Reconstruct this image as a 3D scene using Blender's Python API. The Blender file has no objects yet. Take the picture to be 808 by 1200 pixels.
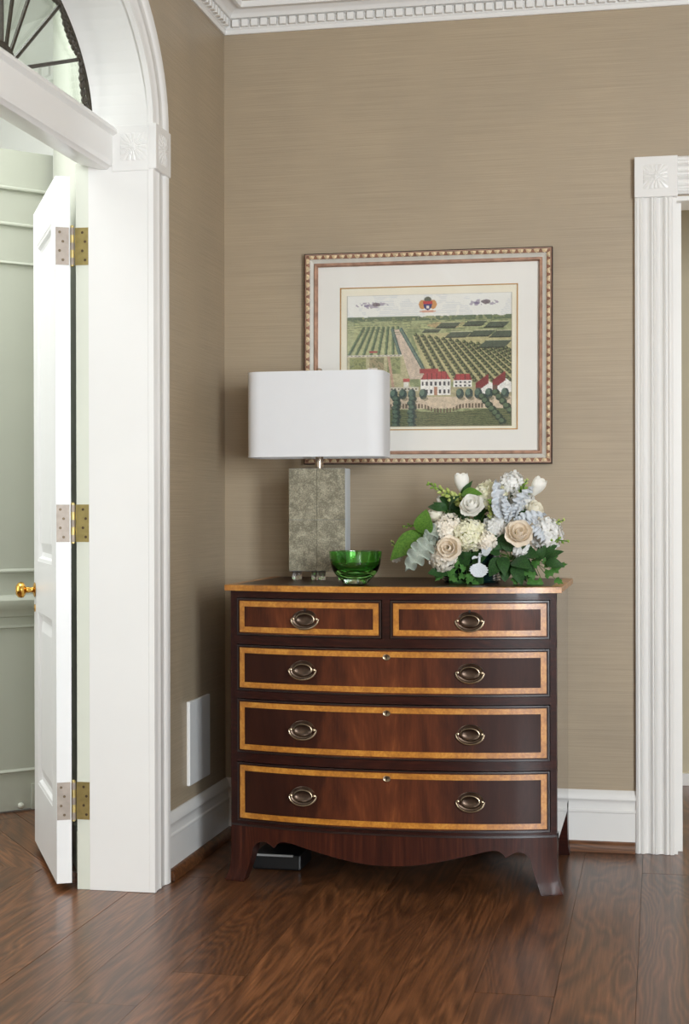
import bpy, bmesh, math, random
import numpy as np
from mathutils import Vector, Matrix, Quaternion

random.seed(7)
scene = bpy.context.scene
COL = scene.collection
PI = math.pi

# ------------------------------------------------------------------ camera, world, lights, exposure
W, L, CEIL = 5.2855, -1.5119, 2.925        # back wall plane (y), left wall plane (x), ceiling height
RIGHT, FRONT = 2.6, -2.2
yaw, pitch, roll, foc = 0.2013, -0.0006, -0.0025, 1809.2
fw = Vector((-math.sin(yaw)*math.cos(pitch), math.cos(yaw)*math.cos(pitch), math.sin(pitch)))
rt = Vector((math.cos(yaw), math.sin(yaw), 0))
up = rt.cross(fw)
rt2 = rt*math.cos(roll) + up*math.sin(roll)
up2 = -rt*math.sin(roll) + up*math.cos(roll)
cam = bpy.data.cameras.new('camera')
cam.sensor_fit = 'VERTICAL'; cam.sensor_height = 36.0; cam.lens = foc*36.0/1200
cam.clip_start = 0.05
co = bpy.data.objects.new('camera', cam); COL.objects.link(co)
co.matrix_world = Matrix(((rt2.x, up2.x, -fw.x, 0), (rt2.y, up2.y, -fw.y, 0), (rt2.z, up2.z, -fw.z, 1.15), (0, 0, 0, 1)))
scene.camera = co

wd = bpy.data.worlds.new('world'); scene.world = wd; wd.use_nodes = True
wd.node_tree.nodes['Background'].inputs[0].default_value = (0.8, 0.9, 1.0, 1)
wd.node_tree.nodes['Background'].inputs[1].default_value = 0.5

def area(name, loc, target, sx, sy, power, color):
    l = bpy.data.lights.new(name, 'AREA'); l.shape = 'RECTANGLE'; l.size = sx; l.size_y = sy
    l.energy = power; l.color = color
    o = bpy.data.objects.new(name, l); COL.objects.link(o); o.location = loc
    o.rotation_euler = (Vector(target)-Vector(loc)).to_track_quat('-Z', 'Y').to_euler()
    return o
area('assumed_right_window_light', (2.55, -0.35, 1.55), (0.0, 1.4, 1.4), 1.7, 2.0, 430, (0.88, 0.95, 1.0))  # area light for an assumed window at right; the wall has no opening
area('front_fill_light', (1.3, -2.1, 1.7), (0.3, 3.0, 1.4), 2.0, 1.9, 105, (0.90, 0.95, 1.0))  # added soft wide fill from behind the camera
area('assumed_hall_window_light', (-4.1, 3.7, 1.7), (-1.7, 4.9, 1.6), 1.8, 2.2, 30, (0.97, 0.98, 1.0))  # added area light for an assumed, unseen hall window; none is modelled
area('hall_overhead_fill', (-2.7, 4.35, 3.2), (-2.7, 4.5, 0.0), 1.4, 1.4, 42, (0.98, 0.99, 1.0))  # added fill from above, brightens the green door and hall floor
area('added_side_room_light', (2.3, 6.0, 1.6), (0.0, 6.2, 1.3), 1.2, 1.8, 26, (1.0, 0.97, 0.92))  # added area light, source unseen, in the room beyond the right doorway

vs = scene.view_settings
vs.view_transform = 'Standard'; vs.look = 'None'; vs.gamma = 1.0; vs.use_curve_mapping = False
vs.exposure = 0.24
scene.cycles.use_denoising = True
scene.cycles.max_bounces = 10; scene.cycles.diffuse_bounces = 5; scene.cycles.glossy_bounces = 5
scene.cycles.transmission_bounces = 8; scene.cycles.transparent_max_bounces = 12
scene.cycles.caustics_reflective = False; scene.cycles.caustics_refractive = False
scene.cycles.sample_clamp_indirect = 6.0

# ------------------------------------------------------------------ materials
def S(r, g, b):                              # 8-bit sRGB -> linear
    f = lambda c: c/12.92 if c <= 0.04045 else ((c+0.055)/1.055)**2.4
    return (f(r/255), f(g/255), f(b/255), 1)

class NT:
    def __init__(s, name):
        s.m = bpy.data.materials.new(name); s.m.use_nodes = True
        s.t = s.m.node_tree; s.b = s.t.nodes['Principled BSDF']; s.out = s.t.nodes['Material Output']
    def n(s, typ, **kw):
        x = s.t.nodes.new(typ)
        for k, v in kw.items():
            if k.startswith('i_'):
                key = k[2:]; key = int(key) if key.isdigit() else key.replace('_', ' ')
                x.inputs[key].default_value = v
            else: setattr(x, k, v)
        return x
    def l(s, a, b): s.t.links.new(a, b)
    def ramp(s, fac, stops):
        r = s.n('ShaderNodeValToRGB'); e = r.color_ramp.elements
        while len(e) < len(stops): e.new(0.5)
        for k, (p, c) in enumerate(stops): e[k].position = p; e[k].color = c
        s.l(fac, r.inputs[0]); return r.outputs[0]
    def noise(s, vec, scale, detail=3, rough=0.5, dist=0.0):
        x = s.n('ShaderNodeTexNoise'); x.inputs['Scale'].default_value = scale; x.inputs['Detail'].default_value = detail
        x.inputs['Roughness'].default_value = rough; x.inputs['Distortion'].default_value = dist
        if vec is not None: s.l(vec, x.inputs['Vector'])
        return x.outputs['Fac']
    def mapped(s, vec, scale=(1, 1, 1), rot=(0, 0, 0), loc=(0, 0, 0)):
        x = s.n('ShaderNodeMapping'); x.inputs['Scale'].default_value = scale; x.inputs['Rotation'].default_value = rot
        x.inputs['Location'].default_value = loc; s.l(vec, x.inputs['Vector']); return x.outputs[0]
    def pos(s): return s.n('ShaderNodeNewGeometry').outputs['Position']
    def obj(s): return s.n('ShaderNodeTexCoord').outputs['Object']
    def bump(s, h, strength, dist=0.002):
        x = s.n('ShaderNodeBump'); x.inputs['Strength'].default_value = strength; x.inputs['Distance'].default_value = dist
        s.l(h, x.inputs['Height']); s.l(x.outputs[0], s.b.inputs['Normal'])
    def setp(s, rough=0.5, metal=0.0, coat=0.0, coat_rough=0.1, spec=0.5, sheen=0.0):
        i = s.b.inputs
        i['Roughness'].default_value = rough; i['Metallic'].default_value = metal
        i['Coat Weight'].default_value = coat; i['Coat Roughness'].default_value = coat_rough
        i['Specular IOR Level'].default_value = spec; i['Sheen Weight'].default_value = sheen
    def mixc(s, fac, a, b, mode='MIX'):
        x = s.n('ShaderNodeMix', data_type='RGBA', blend_type=mode)
        for k, v in ((0, fac), (6, a), (7, b)):
            if isinstance(v, (int, float)): x.inputs[k].default_value = v
            elif isinstance(v, tuple): x.inputs[k].default_value = v
            else: s.l(v, x.inputs[k])
        return x.outputs[2]

def plain(name, c, rough=0.5, metal=0.0, coat=0.0, spec=0.5, var=0.06, scale=18, sheen=0.0, subsurf=0.0, transl=0.0):
    t = NT(name); t.setp(rough, metal, coat, 0.1, spec, sheen)
    n = t.noise(t.obj(), scale, 3)
    d = tuple(x*(1-var) for x in c[:3])+(1,); e = tuple(min(1, x*(1+var)) for x in c[:3])+(1,)
    col = t.ramp(n, [(0.3, d), (0.7, e)]); t.l(col, t.b.inputs['Base Color'])
    if subsurf:
        t.b.inputs['Subsurface Weight'].default_value = subsurf; t.b.inputs['Subsurface Radius'].default_value = (0.01, 0.008, 0.005)
        t.b.inputs['Subsurface Scale'].default_value = 0.5
    if transl:
        tr = t.n('ShaderNodeBsdfTranslucent'); t.l(col, tr.inputs[0])
        mx = t.n('ShaderNodeMixShader'); mx.inputs[0].default_value = transl
        t.l(t.b.outputs[0], mx.inputs[1]); t.l(tr.outputs[0], mx.inputs[2]); t.l(mx.outputs[0], t.out.inputs[0])
    return t.m

def grasscloth(name, c):
    t = NT(name); t.setp(0.42, spec=0.5)
    p = t.pos()
    v = t.mapped(p, (1.2, 1.2, 260)); n1 = t.noise(v, 2.2, 4, 0.7)
    v2 = t.mapped(p, (4, 4, 700)); n2 = t.noise(v2, 1.6, 2, 0.6)
    v3 = t.mapped(p, (5, 5, 5)); n3 = t.noise(v3, 0.6, 3)
    d = tuple(x*0.80 for x in c[:3])+(1,); e = tuple(x*1.17 for x in c[:3])+(1,)
    a = t.ramp(n1, [(0.30, d), (0.52, c), (0.78, e)])
    b = t.ramp(n3, [(0.3, (0.93, 0.93, 0.94, 1)), (0.7, (1.04, 1.03, 1.02, 1))])
    col = t.mixc(1.0, a, b, 'MULTIPLY')
    t.l(col, t.b.inputs['Base Color']); t.bump(n2, 0.35, 0.001)
    return t.m

def wood(name, stops, axis='Y', rot=0.0, rough=0.3, coat=0.4, coat_rough=0.12, per_object=True, gscale=1.0, bump=0.12, spec=0.5):
    """long-grained wood: cathedral figure from warped rings plus fine pores along the grain"""
    t = NT(name); t.setp(rough, coat=coat, coat_rough=coat_rough, spec=spec)
    p = t.pos(); oi = t.n('ShaderNodeObjectInfo')
    if per_object:
        mul = t.n('ShaderNodeVectorMath', operation='SCALE'); mul.inputs[0].default_value = (37.0, 53.0, 19.0)
        t.l(oi.outputs['Random'], mul.inputs['Scale'])
        add = t.n('ShaderNodeVectorMath', operation='ADD'); t.l(mul.outputs[0], add.inputs[1])
        if rot:
            t.l(t.mapped(p, (1, 1, 1), (0, 0, rot)), add.inputs[0])
        else: t.l(p, add.inputs[0])
        p = add.outputs[0]
    sc = {'Y': (1, 0.13, 1), 'X': (0.13, 1, 1), 'Z': (1, 1, 0.13)}[axis]
    v = t.mapped(p, tuple(s*gscale for s in sc))
    big = t.noise(v, 2.6, 3, 0.5, 0.6)
    m = t.n('ShaderNodeMath', operation='MULTIPLY'); m.inputs[1].default_value = 36.0; t.l(big, m.inputs[0])
    fr = t.n('ShaderNodeMath', operation='FRACT'); t.l(m.outputs[0], fr.inputs[0])
    pp = t.n('ShaderNodeMath', operation='PINGPONG'); pp.inputs[1].default_value = 0.5; t.l(m.outputs[0], pp.inputs[0])
    sc2 = {'Y': (1, 0.03, 1), 'X': (0.03, 1, 1), 'Z': (1, 1, 0.03)}[axis]
    fine = t.noise(t.mapped(p, tuple(s*gscale for s in sc2)), 130, 5, 0.7)
    mid = t.noise(v, 14, 4, 0.6)
    a = t.n('ShaderNodeMath', operation='MULTIPLY_ADD'); a.inputs[1].default_value = 0.30; t.l(pp.outputs[0], a.inputs[0])
    sm = t.n('ShaderNodeMath', operation='MULTIPLY_ADD'); sm.inputs[1].default_value = 0.62; t.l(fine, sm.inputs[0]); 
    md = t.n('ShaderNodeMath', operation='MULTIPLY'); md.inputs[1].default_value = 0.20; t.l(mid, md.inputs[0])
    t.l(md.outputs[0], sm.inputs[2]); t.l(sm.outputs[0], a.inputs[2])
    col = t.ramp(a.outputs[0], stops)
    if per_object:
        tint = t.ramp(oi.outputs['Random'], [(0.0, (0.80, 0.79, 0.78, 1)), (0.5, (1, 1, 1, 1)), (1.0, (1.18, 1.17, 1.14, 1))])
        col = t.mixc(1.0, col, tint, 'MULTIPLY')
    t.l(col, t.b.inputs['Base Color'])
    if bump: t.bump(fine, bump, 0.0006)
    return t.m

def flame(name):
    """crotch mahogany veneer of the drawer fronts"""
    t = NT(name); t.setp(0.40, coat=0.08, coat_rough=0.08, spec=0.14)
    p = t.obj()
    v = t.mapped(p, (7, 1, 1.6), (0, 0.35, 0))
    n = t.noise(v, 1.3, 5, 0.62, 1.1)
    f = t.noise(t.mapped(p, (60, 1, 6), (0, 0.2, 0)), 3.0, 3, 0.6)
    # the figure is strongest in the middle of each wide front
    sep = t.n('ShaderNodeSeparateXYZ'); t.l(p, sep.inputs[0])
    ab = t.n('ShaderNodeMath', operation='ABSOLUTE'); t.l(sep.outputs[0], ab.inputs[0])
    mr = t.n('ShaderNodeMapRange'); mr.inputs[1].default_value = 0.02; mr.inputs[2].default_value = 0.34
    mr.inputs[3].default_value = 0.30; mr.inputs[4].default_value = 0.0; t.l(ab.outputs[0], mr.inputs[0])
    s1 = t.n('ShaderNodeMath', operation='MULTIPLY_ADD'); s1.inputs[1].default_value = 0.25; t.l(f, s1.inputs[0]); t.l(n, s1.inputs[2])
    s2 = t.n('ShaderNodeMath', operation='MULTIPLY_ADD'); s2.inputs[1].default_value = 0.72; t.l(s1.outputs[0], s2.inputs[0]); t.l(mr.outputs[0], s2.inputs[2])
    col = t.ramp(s2.outputs[0], [(0.30, S(32, 13, 9)), (0.54, S(52, 25, 16)), (0.74, S(88, 45, 26)), (0.93, S(128, 72, 40))])
    t.l(col, t.b.inputs['Base Color']); return t.m

def satinwood(name):
    t = NT(name); t.setp(0.35, coat=0.5, coat_rough=0.2)
    p = t.obj()
    v = t.mapped(p, (1, 0.2, 1)); n = t.noise(v, 120, 3, 0.6); n2 = t.noise(p, 22, 2)
    a = t.n('ShaderNodeMath', operation='MULTIPLY_ADD'); a.inputs[1].default_value = 0.5; t.l(n, a.inputs[0])
    b = t.n('ShaderNodeMath', operation='MULTIPLY'); b.inputs[1].default_value = 0.5; t.l(n2, b.inputs[0]); t.l(b.outputs[0], a.inputs[2])
    col = t.ramp(a.outputs[0], [(0.28, S(126, 74, 20)), (0.5, S(174, 112, 34)), (0.72, S(206, 148, 60))])
    t.l(col, t.b.inputs['Base Color']); return t.m

def thin_glass(name, tint=(1, 1, 1, 1), refl=1.0):
    t = NT(name); t.t.nodes.remove(t.b)
    tr = t.n('ShaderNodeBsdfTransparent'); tr.inputs[0].default_value = tint
    gl = t.n('ShaderNodeBsdfGlossy'); gl.inputs['Roughness'].default_value = 0.02
    lw = t.n('ShaderNodeLayerWeight'); pw = t.n('ShaderNodeMath', operation='POWER'); pw.inputs[1].default_value = 5.0; t.l(lw.outputs['Facing'], pw.inputs[0])
    m = t.n('ShaderNodeMath', operation='MULTIPLY_ADD'); m.inputs[1].default_value = 0.9*refl; m.inputs[2].default_value = 0.04*refl; t.l(pw.outputs[0], m.inputs[0])
    mx = t.n('ShaderNodeMixShader'); t.l(m.outputs[0], mx.inputs[0]); t.l(tr.outputs[0], mx.inputs[1]); t.l(gl.outputs[0], mx.inputs[2])
    t.l(mx.outputs[0], t.out.inputs[0]); return t.m

def solid_glass(name, c, ior=1.5, rough=0.0):
    t = NT(name); t.b.inputs['Base Color'].default_value = c; t.b.inputs['Transmission Weight'].default_value = 1
    t.b.inputs['IOR'].default_value = ior; t.b.inputs['Roughness'].default_value = rough; return t.m

def shagreen(name):
    t = NT(name); t.setp(0.38, coat=0.3, coat_rough=0.2)
    p = t.obj()
    vor = t.n('ShaderNodeTexVoronoi'); vor.inputs['Scale'].default_value = 260; t.l(p, vor.inputs['Vector'])
    n = t.noise(p, 26, 5, 0.7, 0.8); n2 = t.noise(t.mapped(p, (3.0, 1, 1)), 9, 2)
    a = t.n('ShaderNodeMath', operation='MULTIPLY_ADD'); a.inputs[1].default_value = 0.35; t.l(vor.outputs['Distance'], a.inputs[0]); t.l(n, a.inputs[2])
    col = t.ramp(a.outputs[0], [(0.38, S(98, 93, 78)), (0.62, S(120, 115, 97)), (0.92, S(176, 170, 148))])
    t.l(col, t.b.inputs['Base Color']); t.bump(vor.outputs['Distance'], 0.25, 0.001); return t.m

M = {}
M['wallpaper'] = grasscloth('taupe_grasscloth', S(168, 152, 128))
M['trim'] = plain('white_gloss_trim_paint', S(229, 228, 225), 0.28, coat=0.15, var=0.012, scale=4)
M['door'] = plain('white_door_paint', S(228, 229, 228), 0.4, coat=0.08, var=0.01, scale=4)
M['sage'] = plain('sage_green_paint', S(190, 193, 181), 0.4, var=0.02, scale=3)
M['palesage'] = plain('pale_sage_paint', S(222, 224, 218), 0.45, var=0.015, scale=3)
M['jambsage'] = plain('pale_jamb_paint', S(216, 219, 206), 0.35, var=0.012, scale=3)
M['ceil'] = plain('ceiling_paint', S(226, 219, 208), 0.7, var=0.012, scale=3)
M['plaster'] = plain('hall_plaster', S(234, 236, 230), 0.7, var=0.015, scale=3)
M['farwall'] = plain('far_room_tan', S(188, 178, 152), 0.6, var=0.03, scale=6)
oak = [(0.26, S(42, 24, 13)), (0.44, S(84, 52, 30)), (0.60, S(117, 75, 46)), (0.82, S(158, 110, 72))]
M['plank'] = wood('dark_oak_planks', oak, 'Y', rough=0.34, coat=0.22, coat_rough=0.18, spec=0.4)
M['plankdiag'] = wood('dark_oak_planks_diagonal', oak, 'Y', rot=math.radians(-38), rough=0.34, coat=0.22, coat_rough=0.18, spec=0.4)
M['subfloor'] = plain('dark_floor_joint', S(24, 14, 9), 0.7)
M['shoe'] = wood('oak_shoe_moulding', oak, 'X', rough=0.35, coat=0.3)
mah = [(0.25, S(28, 11, 9)), (0.5, S(44, 18, 13)), (0.8, S(66, 30, 20))]
M['mahogany'] = wood('dark_mahogany', mah, 'X', rough=0.34, coat=0.12, coat_rough=0.06, spec=0.15, per_object=False, bump=0.0)
M['mahogany_v'] = wood('dark_mahogany_upright', mah, 'Z', rough=0.25, coat=1.0, coat_rough=0.03, per_object=False, bump=0.0)
mahl = [(0.25, S(34, 14, 10)), (0.5, S(56, 25, 16)), (0.8, S(86, 42, 26))]
M['apron'] = wood('mahogany_apron', mahl, 'Z', rough=0.4, coat=0.05, coat_rough=0.1, spec=0.14, per_object=False, bump=0.0)
M['flame'] = flame('flame_mahogany_veneer')
M['satin'] = satinwood('satinwood_crossbanding')
M['cock'] = plain('ebonised_cock_bead', S(30, 14, 11), 0.3, coat=0.2)
M['brass'] = plain('aged_brass', S(150, 134, 112), 0.3, 1.0, var=0.2, scale=60)
M['brassdark'] = plain('dark_aged_brass', S(84, 70, 60), 0.34, 0.9, var=0.25, scale=60)
M['brassgold'] = plain('polished_brass', S(222, 172, 84), 0.16, 1.0, var=0.05)
M['screw'] = plain('dark_screw_head', S(92, 76, 56), 0.4, 0.6)
M['hingebrass'] = plain('worn_hinge_brass', S(186, 168, 112), 0.36, 0.8, var=0.12, scale=50)
M['hingesteel'] = plain('worn_hinge_nickel', S(150, 139, 128), 0.5, 0.35, var=0.12, scale=50)
M['black'] = plain('black_void', S(10, 8, 7), 0.6)
M['blackgloss'] = plain('black_satin_plastic', S(12, 12, 13), 0.45)
M['greyrim'] = plain('grey_plastic_rim', S(150, 150, 148), 0.25)
M['iron'] = plain('dark_bronze_ironwork', S(62, 56, 46), 0.5, 0.3, var=0.3, scale=90)
M['glass'] = thin_glass('window_glass', (0.97, 1.0, 0.97, 1))
M['picglass'] = thin_glass('picture_glass', (1, 1, 1, 1), 0.8)
M['shade'] = plain('white_linen_lampshade', S(238, 239, 241), 0.8, var=0.006, transl=0.18)
M['nickel'] = plain('brushed_champagne_nickel', S(216, 200, 184), 0.25, 1.0)
M['shagreen'] = shagreen('grey_green_shagreen')
M['slabedge'] = plain('frosted_mirror_edge', S(208, 216, 222), 0.3, 0.0, var=0.02)
M['acrylic'] = solid_glass('clear_acrylic', (1, 1, 1, 1), 1.49)
M['green_glass'] = solid_glass('emerald_glass', (0.36, 0.88, 0.28, 1), 1.5)
M['clear_glass'] = solid_glass('clear_glass', (0.92, 1, 0.92, 1), 1.5)
M['vase'] = plain('dark_teal_glass', S(16, 38, 36), 0.12, coat=1.0, var=0.3)
M['framegilt'] = plain('antique_rose_gilt', S(170, 132, 110), 0.45, 0.2, var=0.3, scale=45)
M['framebead'] = plain('gilt_leaf_beading', S(222, 200, 164), 0.45, 0.1, var=0.25, scale=120)
M['framebed'] = plain('worn_gilt_hollow', S(136, 96, 74), 0.5, 0.1, var=0.3, scale=60)
M['framegrey'] = plain('grey_wash_frame', S(196, 192, 182), 0.5, var=0.08, scale=30)
M['framedark'] = plain('dark_frame_edge', S(58, 38, 32), 0.45, var=0.2, scale=40)
M['mat'] = plain('ivory_mat_board', S(238, 236, 230), 0.8, var=0.008)
M['matgold'] = plain('gold_mat_bevel', S(188, 144, 78), 0.45, 0.3)
M['paper'] = plain('cream_paper', S(238, 232, 212), 0.8, var=0.02)
M['plate'] = plain('white_cover_panel', S(232, 232, 230), 0.35, var=0.01)

# ------------------------------------------------------------------ object helpers
OFF = {}
def thing(name, loc, label=None, cat=None, group=None, kind=None, quat=None):
    o = bpy.data.objects.new(name, None); COL.objects.link(o); o.location = loc
    o.empty_display_size = 0.05
    if quat is not None: o.rotation_mode = 'QUATERNION'; o.rotation_quaternion = quat
    OFF[o.name] = Vector(loc); tag(o, label, cat, group, kind); return o
def tag(o, label=None, cat=None, group=None, kind=None):
    if label: o['label'] = label
    if cat: o['category'] = cat
    if group: o['group'] = group
    if kind: o['kind'] = kind
    return o
def put(name, bm, mat, parent=None, smooth=False, local=False, origin=None, recalc=True):
    """links a bmesh as one object; vertices are given in world space unless local=True"""
    me = bpy.data.meshes.new(name)
    base = Vector((0, 0, 0))
    if parent is not None and not local: base = OFF.get(parent.name, Vector((0, 0, 0)))
    o = bpy.data.objects.new(name, me); COL.objects.link(o)
    org = base
    if origin is not None: org = Vector(origin)
    if not local:
        bmesh.ops.translate(bm, verts=bm.verts, vec=-org)
        o.location = org - base if parent is not None else org
    if recalc: bmesh.ops.recalc_face_normals(bm, faces=bm.faces)
    bm.to_mesh(me); bm.free()
    if smooth:
        for p in me.polygons: p.use_smooth = True
        if smooth != 'all':
            try: me.set_sharp_from_angle(angle=math.radians(38))
            except Exception: pass
    if mat: me.materials.append(mat)
    if parent is not None: o.parent = parent
    OFF[o.name] = org
    return o
def twin(src, name, parent, loc=(0, 0, 0), rot=None, scale=None):
    o = bpy.data.objects.new(name, src.data if hasattr(src, 'data') else src); COL.objects.link(o); o.parent = parent; o.location = loc
    if rot is not None: o.rotation_euler = rot
    if scale is not None: o.scale = scale
    return o
def B(): return bmesh.new()
def box(bm, x0, x1, y0, y1, z0, z1, bev=0.0, seg=1):
    vs_ = [bm.verts.new(p) for p in ((x0, y0, z0), (x1, y0, z0), (x1, y1, z0), (x0, y1, z0), (x0, y0, z1), (x1, y0, z1), (x1, y1, z1), (x0, y1, z1))]
    fs = [bm.faces.new([vs_[k] for k in q]) for q in ((0, 3, 2, 1), (4, 5, 6, 7), (0, 1, 5, 4), (1, 2, 6, 5), (2, 3, 7, 6), (3, 0, 4, 7))]
    if bev:
        es = list({e for f in fs for e in f.edges})
        bmesh.ops.bevel(bm, geom=es, offset=bev, segments=seg, affect='EDGES', profile=0.5)
    return bm
def hexa(bm, pts):                           # eight points, bottom ring then top ring
    v = [bm.verts.new(p) for p in pts]
    for q in ((0, 3, 2, 1), (4, 5, 6, 7), (0, 1, 5, 4), (1, 2, 6, 5), (2, 3, 7, 6), (3, 0, 4, 7)): bm.faces.new([v[k] for k in q])
def loft(bm, rings, closed_ring=True, caps=True):
    R = [[bm.verts.new(p) for p in r] for r in rings]
    n = len(R[0])
    for a, b in zip(R[:-1], R[1:]):
        for i in range(n if closed_ring else n-1):
            bm.faces.new((a[i], a[(i+1) % n], b[(i+1) % n], b[i]))
    if caps and closed_ring:
        bm.faces.new(R[0][::-1]); bm.faces.new(R[-1])
    return R
def lathe(bm, prof, c, n=32, axis='Z', sx=1.0, sy=1.0):
    rings = []
    for r, z in prof:
        ring = []
        for i in range(n):
            a = 2*PI*i/n
            if axis == 'Z': ring.append((c[0]+r*sx*math.cos(a), c[1]+r*sy*math.sin(a), c[2]+z))
            elif axis == 'Y': ring.append((c[0]+r*sx*math.cos(a), c[1]-z, c[2]+r*sy*math.sin(a)))
        rings.append(ring)
    loft(bm, rings)
def tube(bm, pts, r, n=8, caps=True):
    pts = [Vector(p) for p in pts]; rings = []
    prev = None
    for i, p in enumerate(pts):
        t = (pts[min(i+1, len(pts)-1)]-pts[max(i-1, 0)]).normalized()
        if prev is None:
            a = t.cross(Vector((0, 0, 1)));
            if a.length < 1e-3: a = t.cross(Vector((1, 0, 0)))
        else: a = prev - t*prev.dot(t)
        a.normalize(); prev = a; b = t.cross(a)
        rr = r[i] if isinstance(r, (list, tuple)) else r
        rings.append([p+a*rr*math.cos(2*PI*k/n)+b*rr*math.sin(2*PI*k/n) for k in range(n)])
    loft(bm, rings, True, caps)
def blob(bm, c, rx, ry, rz, sub=1, rot=None):
    m = Matrix.Translation(c)
    if rot is not None: m = m @ rot.to_4x4()
    bmesh.ops.create_icosphere(bm, subdivisions=sub, radius=1.0, matrix=m @ Matrix.Diagonal((rx, ry, rz, 1)))
def prism(bm, poly, f):                      # poly of 2-D points; f(p, t) maps to 3-D with t in (0,1)
    a = [bm.verts.new(f(p, 0)) for p in poly]; b = [bm.verts.new(f(p, 1)) for p in poly]
    n = len(poly)
    for i in range(n): bm.faces.new((a[i], a[(i+1) % n], b[(i+1) % n], b[i]))
    bm.faces.new(a[::-1]); bm.faces.new(b)
def strut(bm, prof, path):                   # sweeps closed profile: path gives for each station a function (w,h)->point
    loft(bm, [[fn(w, h) for (w, h) in prof] for fn in path])
def rosette(bm, org, u, v, n, size, depth=0.006, N=26):
    """square carved block: four-petalled leaf in a shallow square"""
    org, u, v, n = map(Vector, (org, u, v, n)); grid = []
    for i in range(N+1):
        row = []
        for j in range(N+1):
            a, b = 2*i/N-1, 2*j/N-1
            r = math.hypot(a, b); th = math.atan2(b, a)
            h = 0.0
            if max(abs(a), abs(b)) < 0.97:
                pet = abs(math.cos(2*th))**0.7; dia = abs(math.sin(2*th))**3
                h = (0.35+0.65*pet)*max(0, 1-r*0.75) + 0.5*dia*max(0, min(1, 1.4-r))
                h -= 0.35*(abs(math.sin(8*th))**8)*(1 if r > 0.25 else 0)
                if r < 0.2: h = 1.0*math.sqrt(max(0, 1-(r/0.2)**2))*0.6+0.6
                h = max(h, 0.04)
            row.append(bm.verts.new(org+u*(a*size/2)+v*(b*size/2)+n*(h*depth)))
        grid.append(row)
    for i in range(N):
        for j in range(N): bm.faces.new((grid[i][j], grid[i+1][j], grid[i+1][j+1], grid[i][j+1]))

# ------------------------------------------------------------------ floor
bm = B(); box(bm, -1.9, RIGHT, FRONT, 8.2, -0.06, -0.012)
box(bm, -4.4, -1.9, 1.8, 8.2, -0.06, -0.012)
floor = tag(put('floor', bm, M['subfloor']), 'dark brown satin oak plank floor running towards the back wall', 'floor', kind='structure')
ub = B(); box(ub, 0, 1, 0, 1, 0, 1); unit = bpy.data.meshes.new('plank'); ub.to_mesh(unit); ub.free()
PW = 0.19
def plank(x0, x1, y0, y1, mat, z=-0.001):
    o = bpy.data.objects.new('plank', plank_mesh[mat]); COL.objects.link(o); o.parent = floor
    fl = OFF[floor.name]
    o.location = Vector((x0+0.0005, y0+0.0005, -0.02)) - fl; o.scale = (x1-x0-0.0010, y1-y0-0.0010, 0.02+z+random.uniform(-0.0004, 0.0004))
    return o
plank_mesh = {}
for k in ('plank', 'plankdiag'):
    plank_mesh[k] = unit.copy(); plank_mesh[k].name = 'plank'; plank_mesh[k].materials.append(M[k])
x = -0.0559 + PW*14
while x > -2.7:
    x0, x1 = x-PW, x
    if x0 < L-0.16: y, yend, step = 2.2, 4.62 + random.uniform(0, 0.12), 1.5
    else: y, yend, step = -0.4, 8.0, 1.9
    y += random.uniform(-1.2, 0.0)
    while y < yend:
        ln = random.uniform(1.1, 2.4)
        y1 = min(y+ln, yend)
        if y1 > 0.3: plank(x0, x1, y, y1, 'plank')
        y = y1
    x -= PW
a = math.radians(38); dv = Vector((-math.sin(a), math.cos(a), 0)); dn = Vector((math.cos(a), math.sin(a), 0))
for i in range(-10, 16):                     # hall floor, laid on the diagonal
    s = random.uniform(-0.6, 0.0)
    c = Vector((-2.3, 4.75, 0)) + dn*(i*0.13)
    for k in range(4):
        ln = random.uniform(0.7, 1.2)
        p = c + dv*(s-0.3)
        e = p + dv*ln
        if e.y > 4.3 and p.y < 7.6 and max(p.x, e.x, p.x+0.13) < -1.60 and min(p.x, e.x) > -4.3:
            o = bpy.data.objects.new('plank', plank_mesh['plankdiag']); COL.objects.link(o); o.parent = floor
            o.location = p + Vector((0, 0, -0.022)) - OFF[floor.name]; o.rotation_euler = (0, 0, a)
            o.scale = (0.1285, ln-0.0015, 0.0195)
        s += ln

# ------------------------------------------------------------------ walls and ceiling of the room
DX0, DX1, DZ = 0.058, 0.98, 2.195            # right doorway opening in the back wall
bm = B(); box(bm, L-0.2, DX0, W, W+0.16, 0, 3.0); box(bm, DX1, RIGHT+0.16, W, W+0.16, 0, 3.0); box(bm, DX0, DX1, W, W+0.16, DZ, 3.0)
wall_back = tag(put('wall_back', bm, M['wallpaper']), 'taupe grasscloth back wall behind the chest and picture', 'wall', kind='structure')
YC, EA, EB, ZS = 3.79, 0.656, 0.375, 2.35   # arched opening in the left wall: centre, half width, rise, spring
J1, J0, WB = YC+EA, YC-EA, L-0.185          # jambs, hall-side face
bm = B()
box(bm, WB, L, FRONT, J0-0.006, 0, 3.0); box(bm, WB, L, J1+0.006, W, 0, 3.0)
N = 40
for i in range(N):
    t0, t1 = PI*i/N, PI*(i+1)/N
    ya, yb = YC-(EA+0.006)*math.cos(t0), YC-(EA+0.006)*math.cos(t1)
    za, zb = ZS+(EB+0.006)*math.sin(t0), ZS+(EB+0.006)*math.sin(t1)
    hexa(bm, [(WB, ya, za), (L, ya, za), (L, yb, zb), (WB, yb, zb), (WB, ya, 3.0), (L, ya, 3.0), (L, yb, 3.0), (WB, yb, 3.0)])
wall_left = tag(put('wall_left', bm, M['wallpaper']), 'taupe grasscloth left wall cut by the arched opening', 'wall', kind='structure')
bm = B(); box(bm, RIGHT, RIGHT+0.16, FRONT, W, 0, 3.0)
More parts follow.
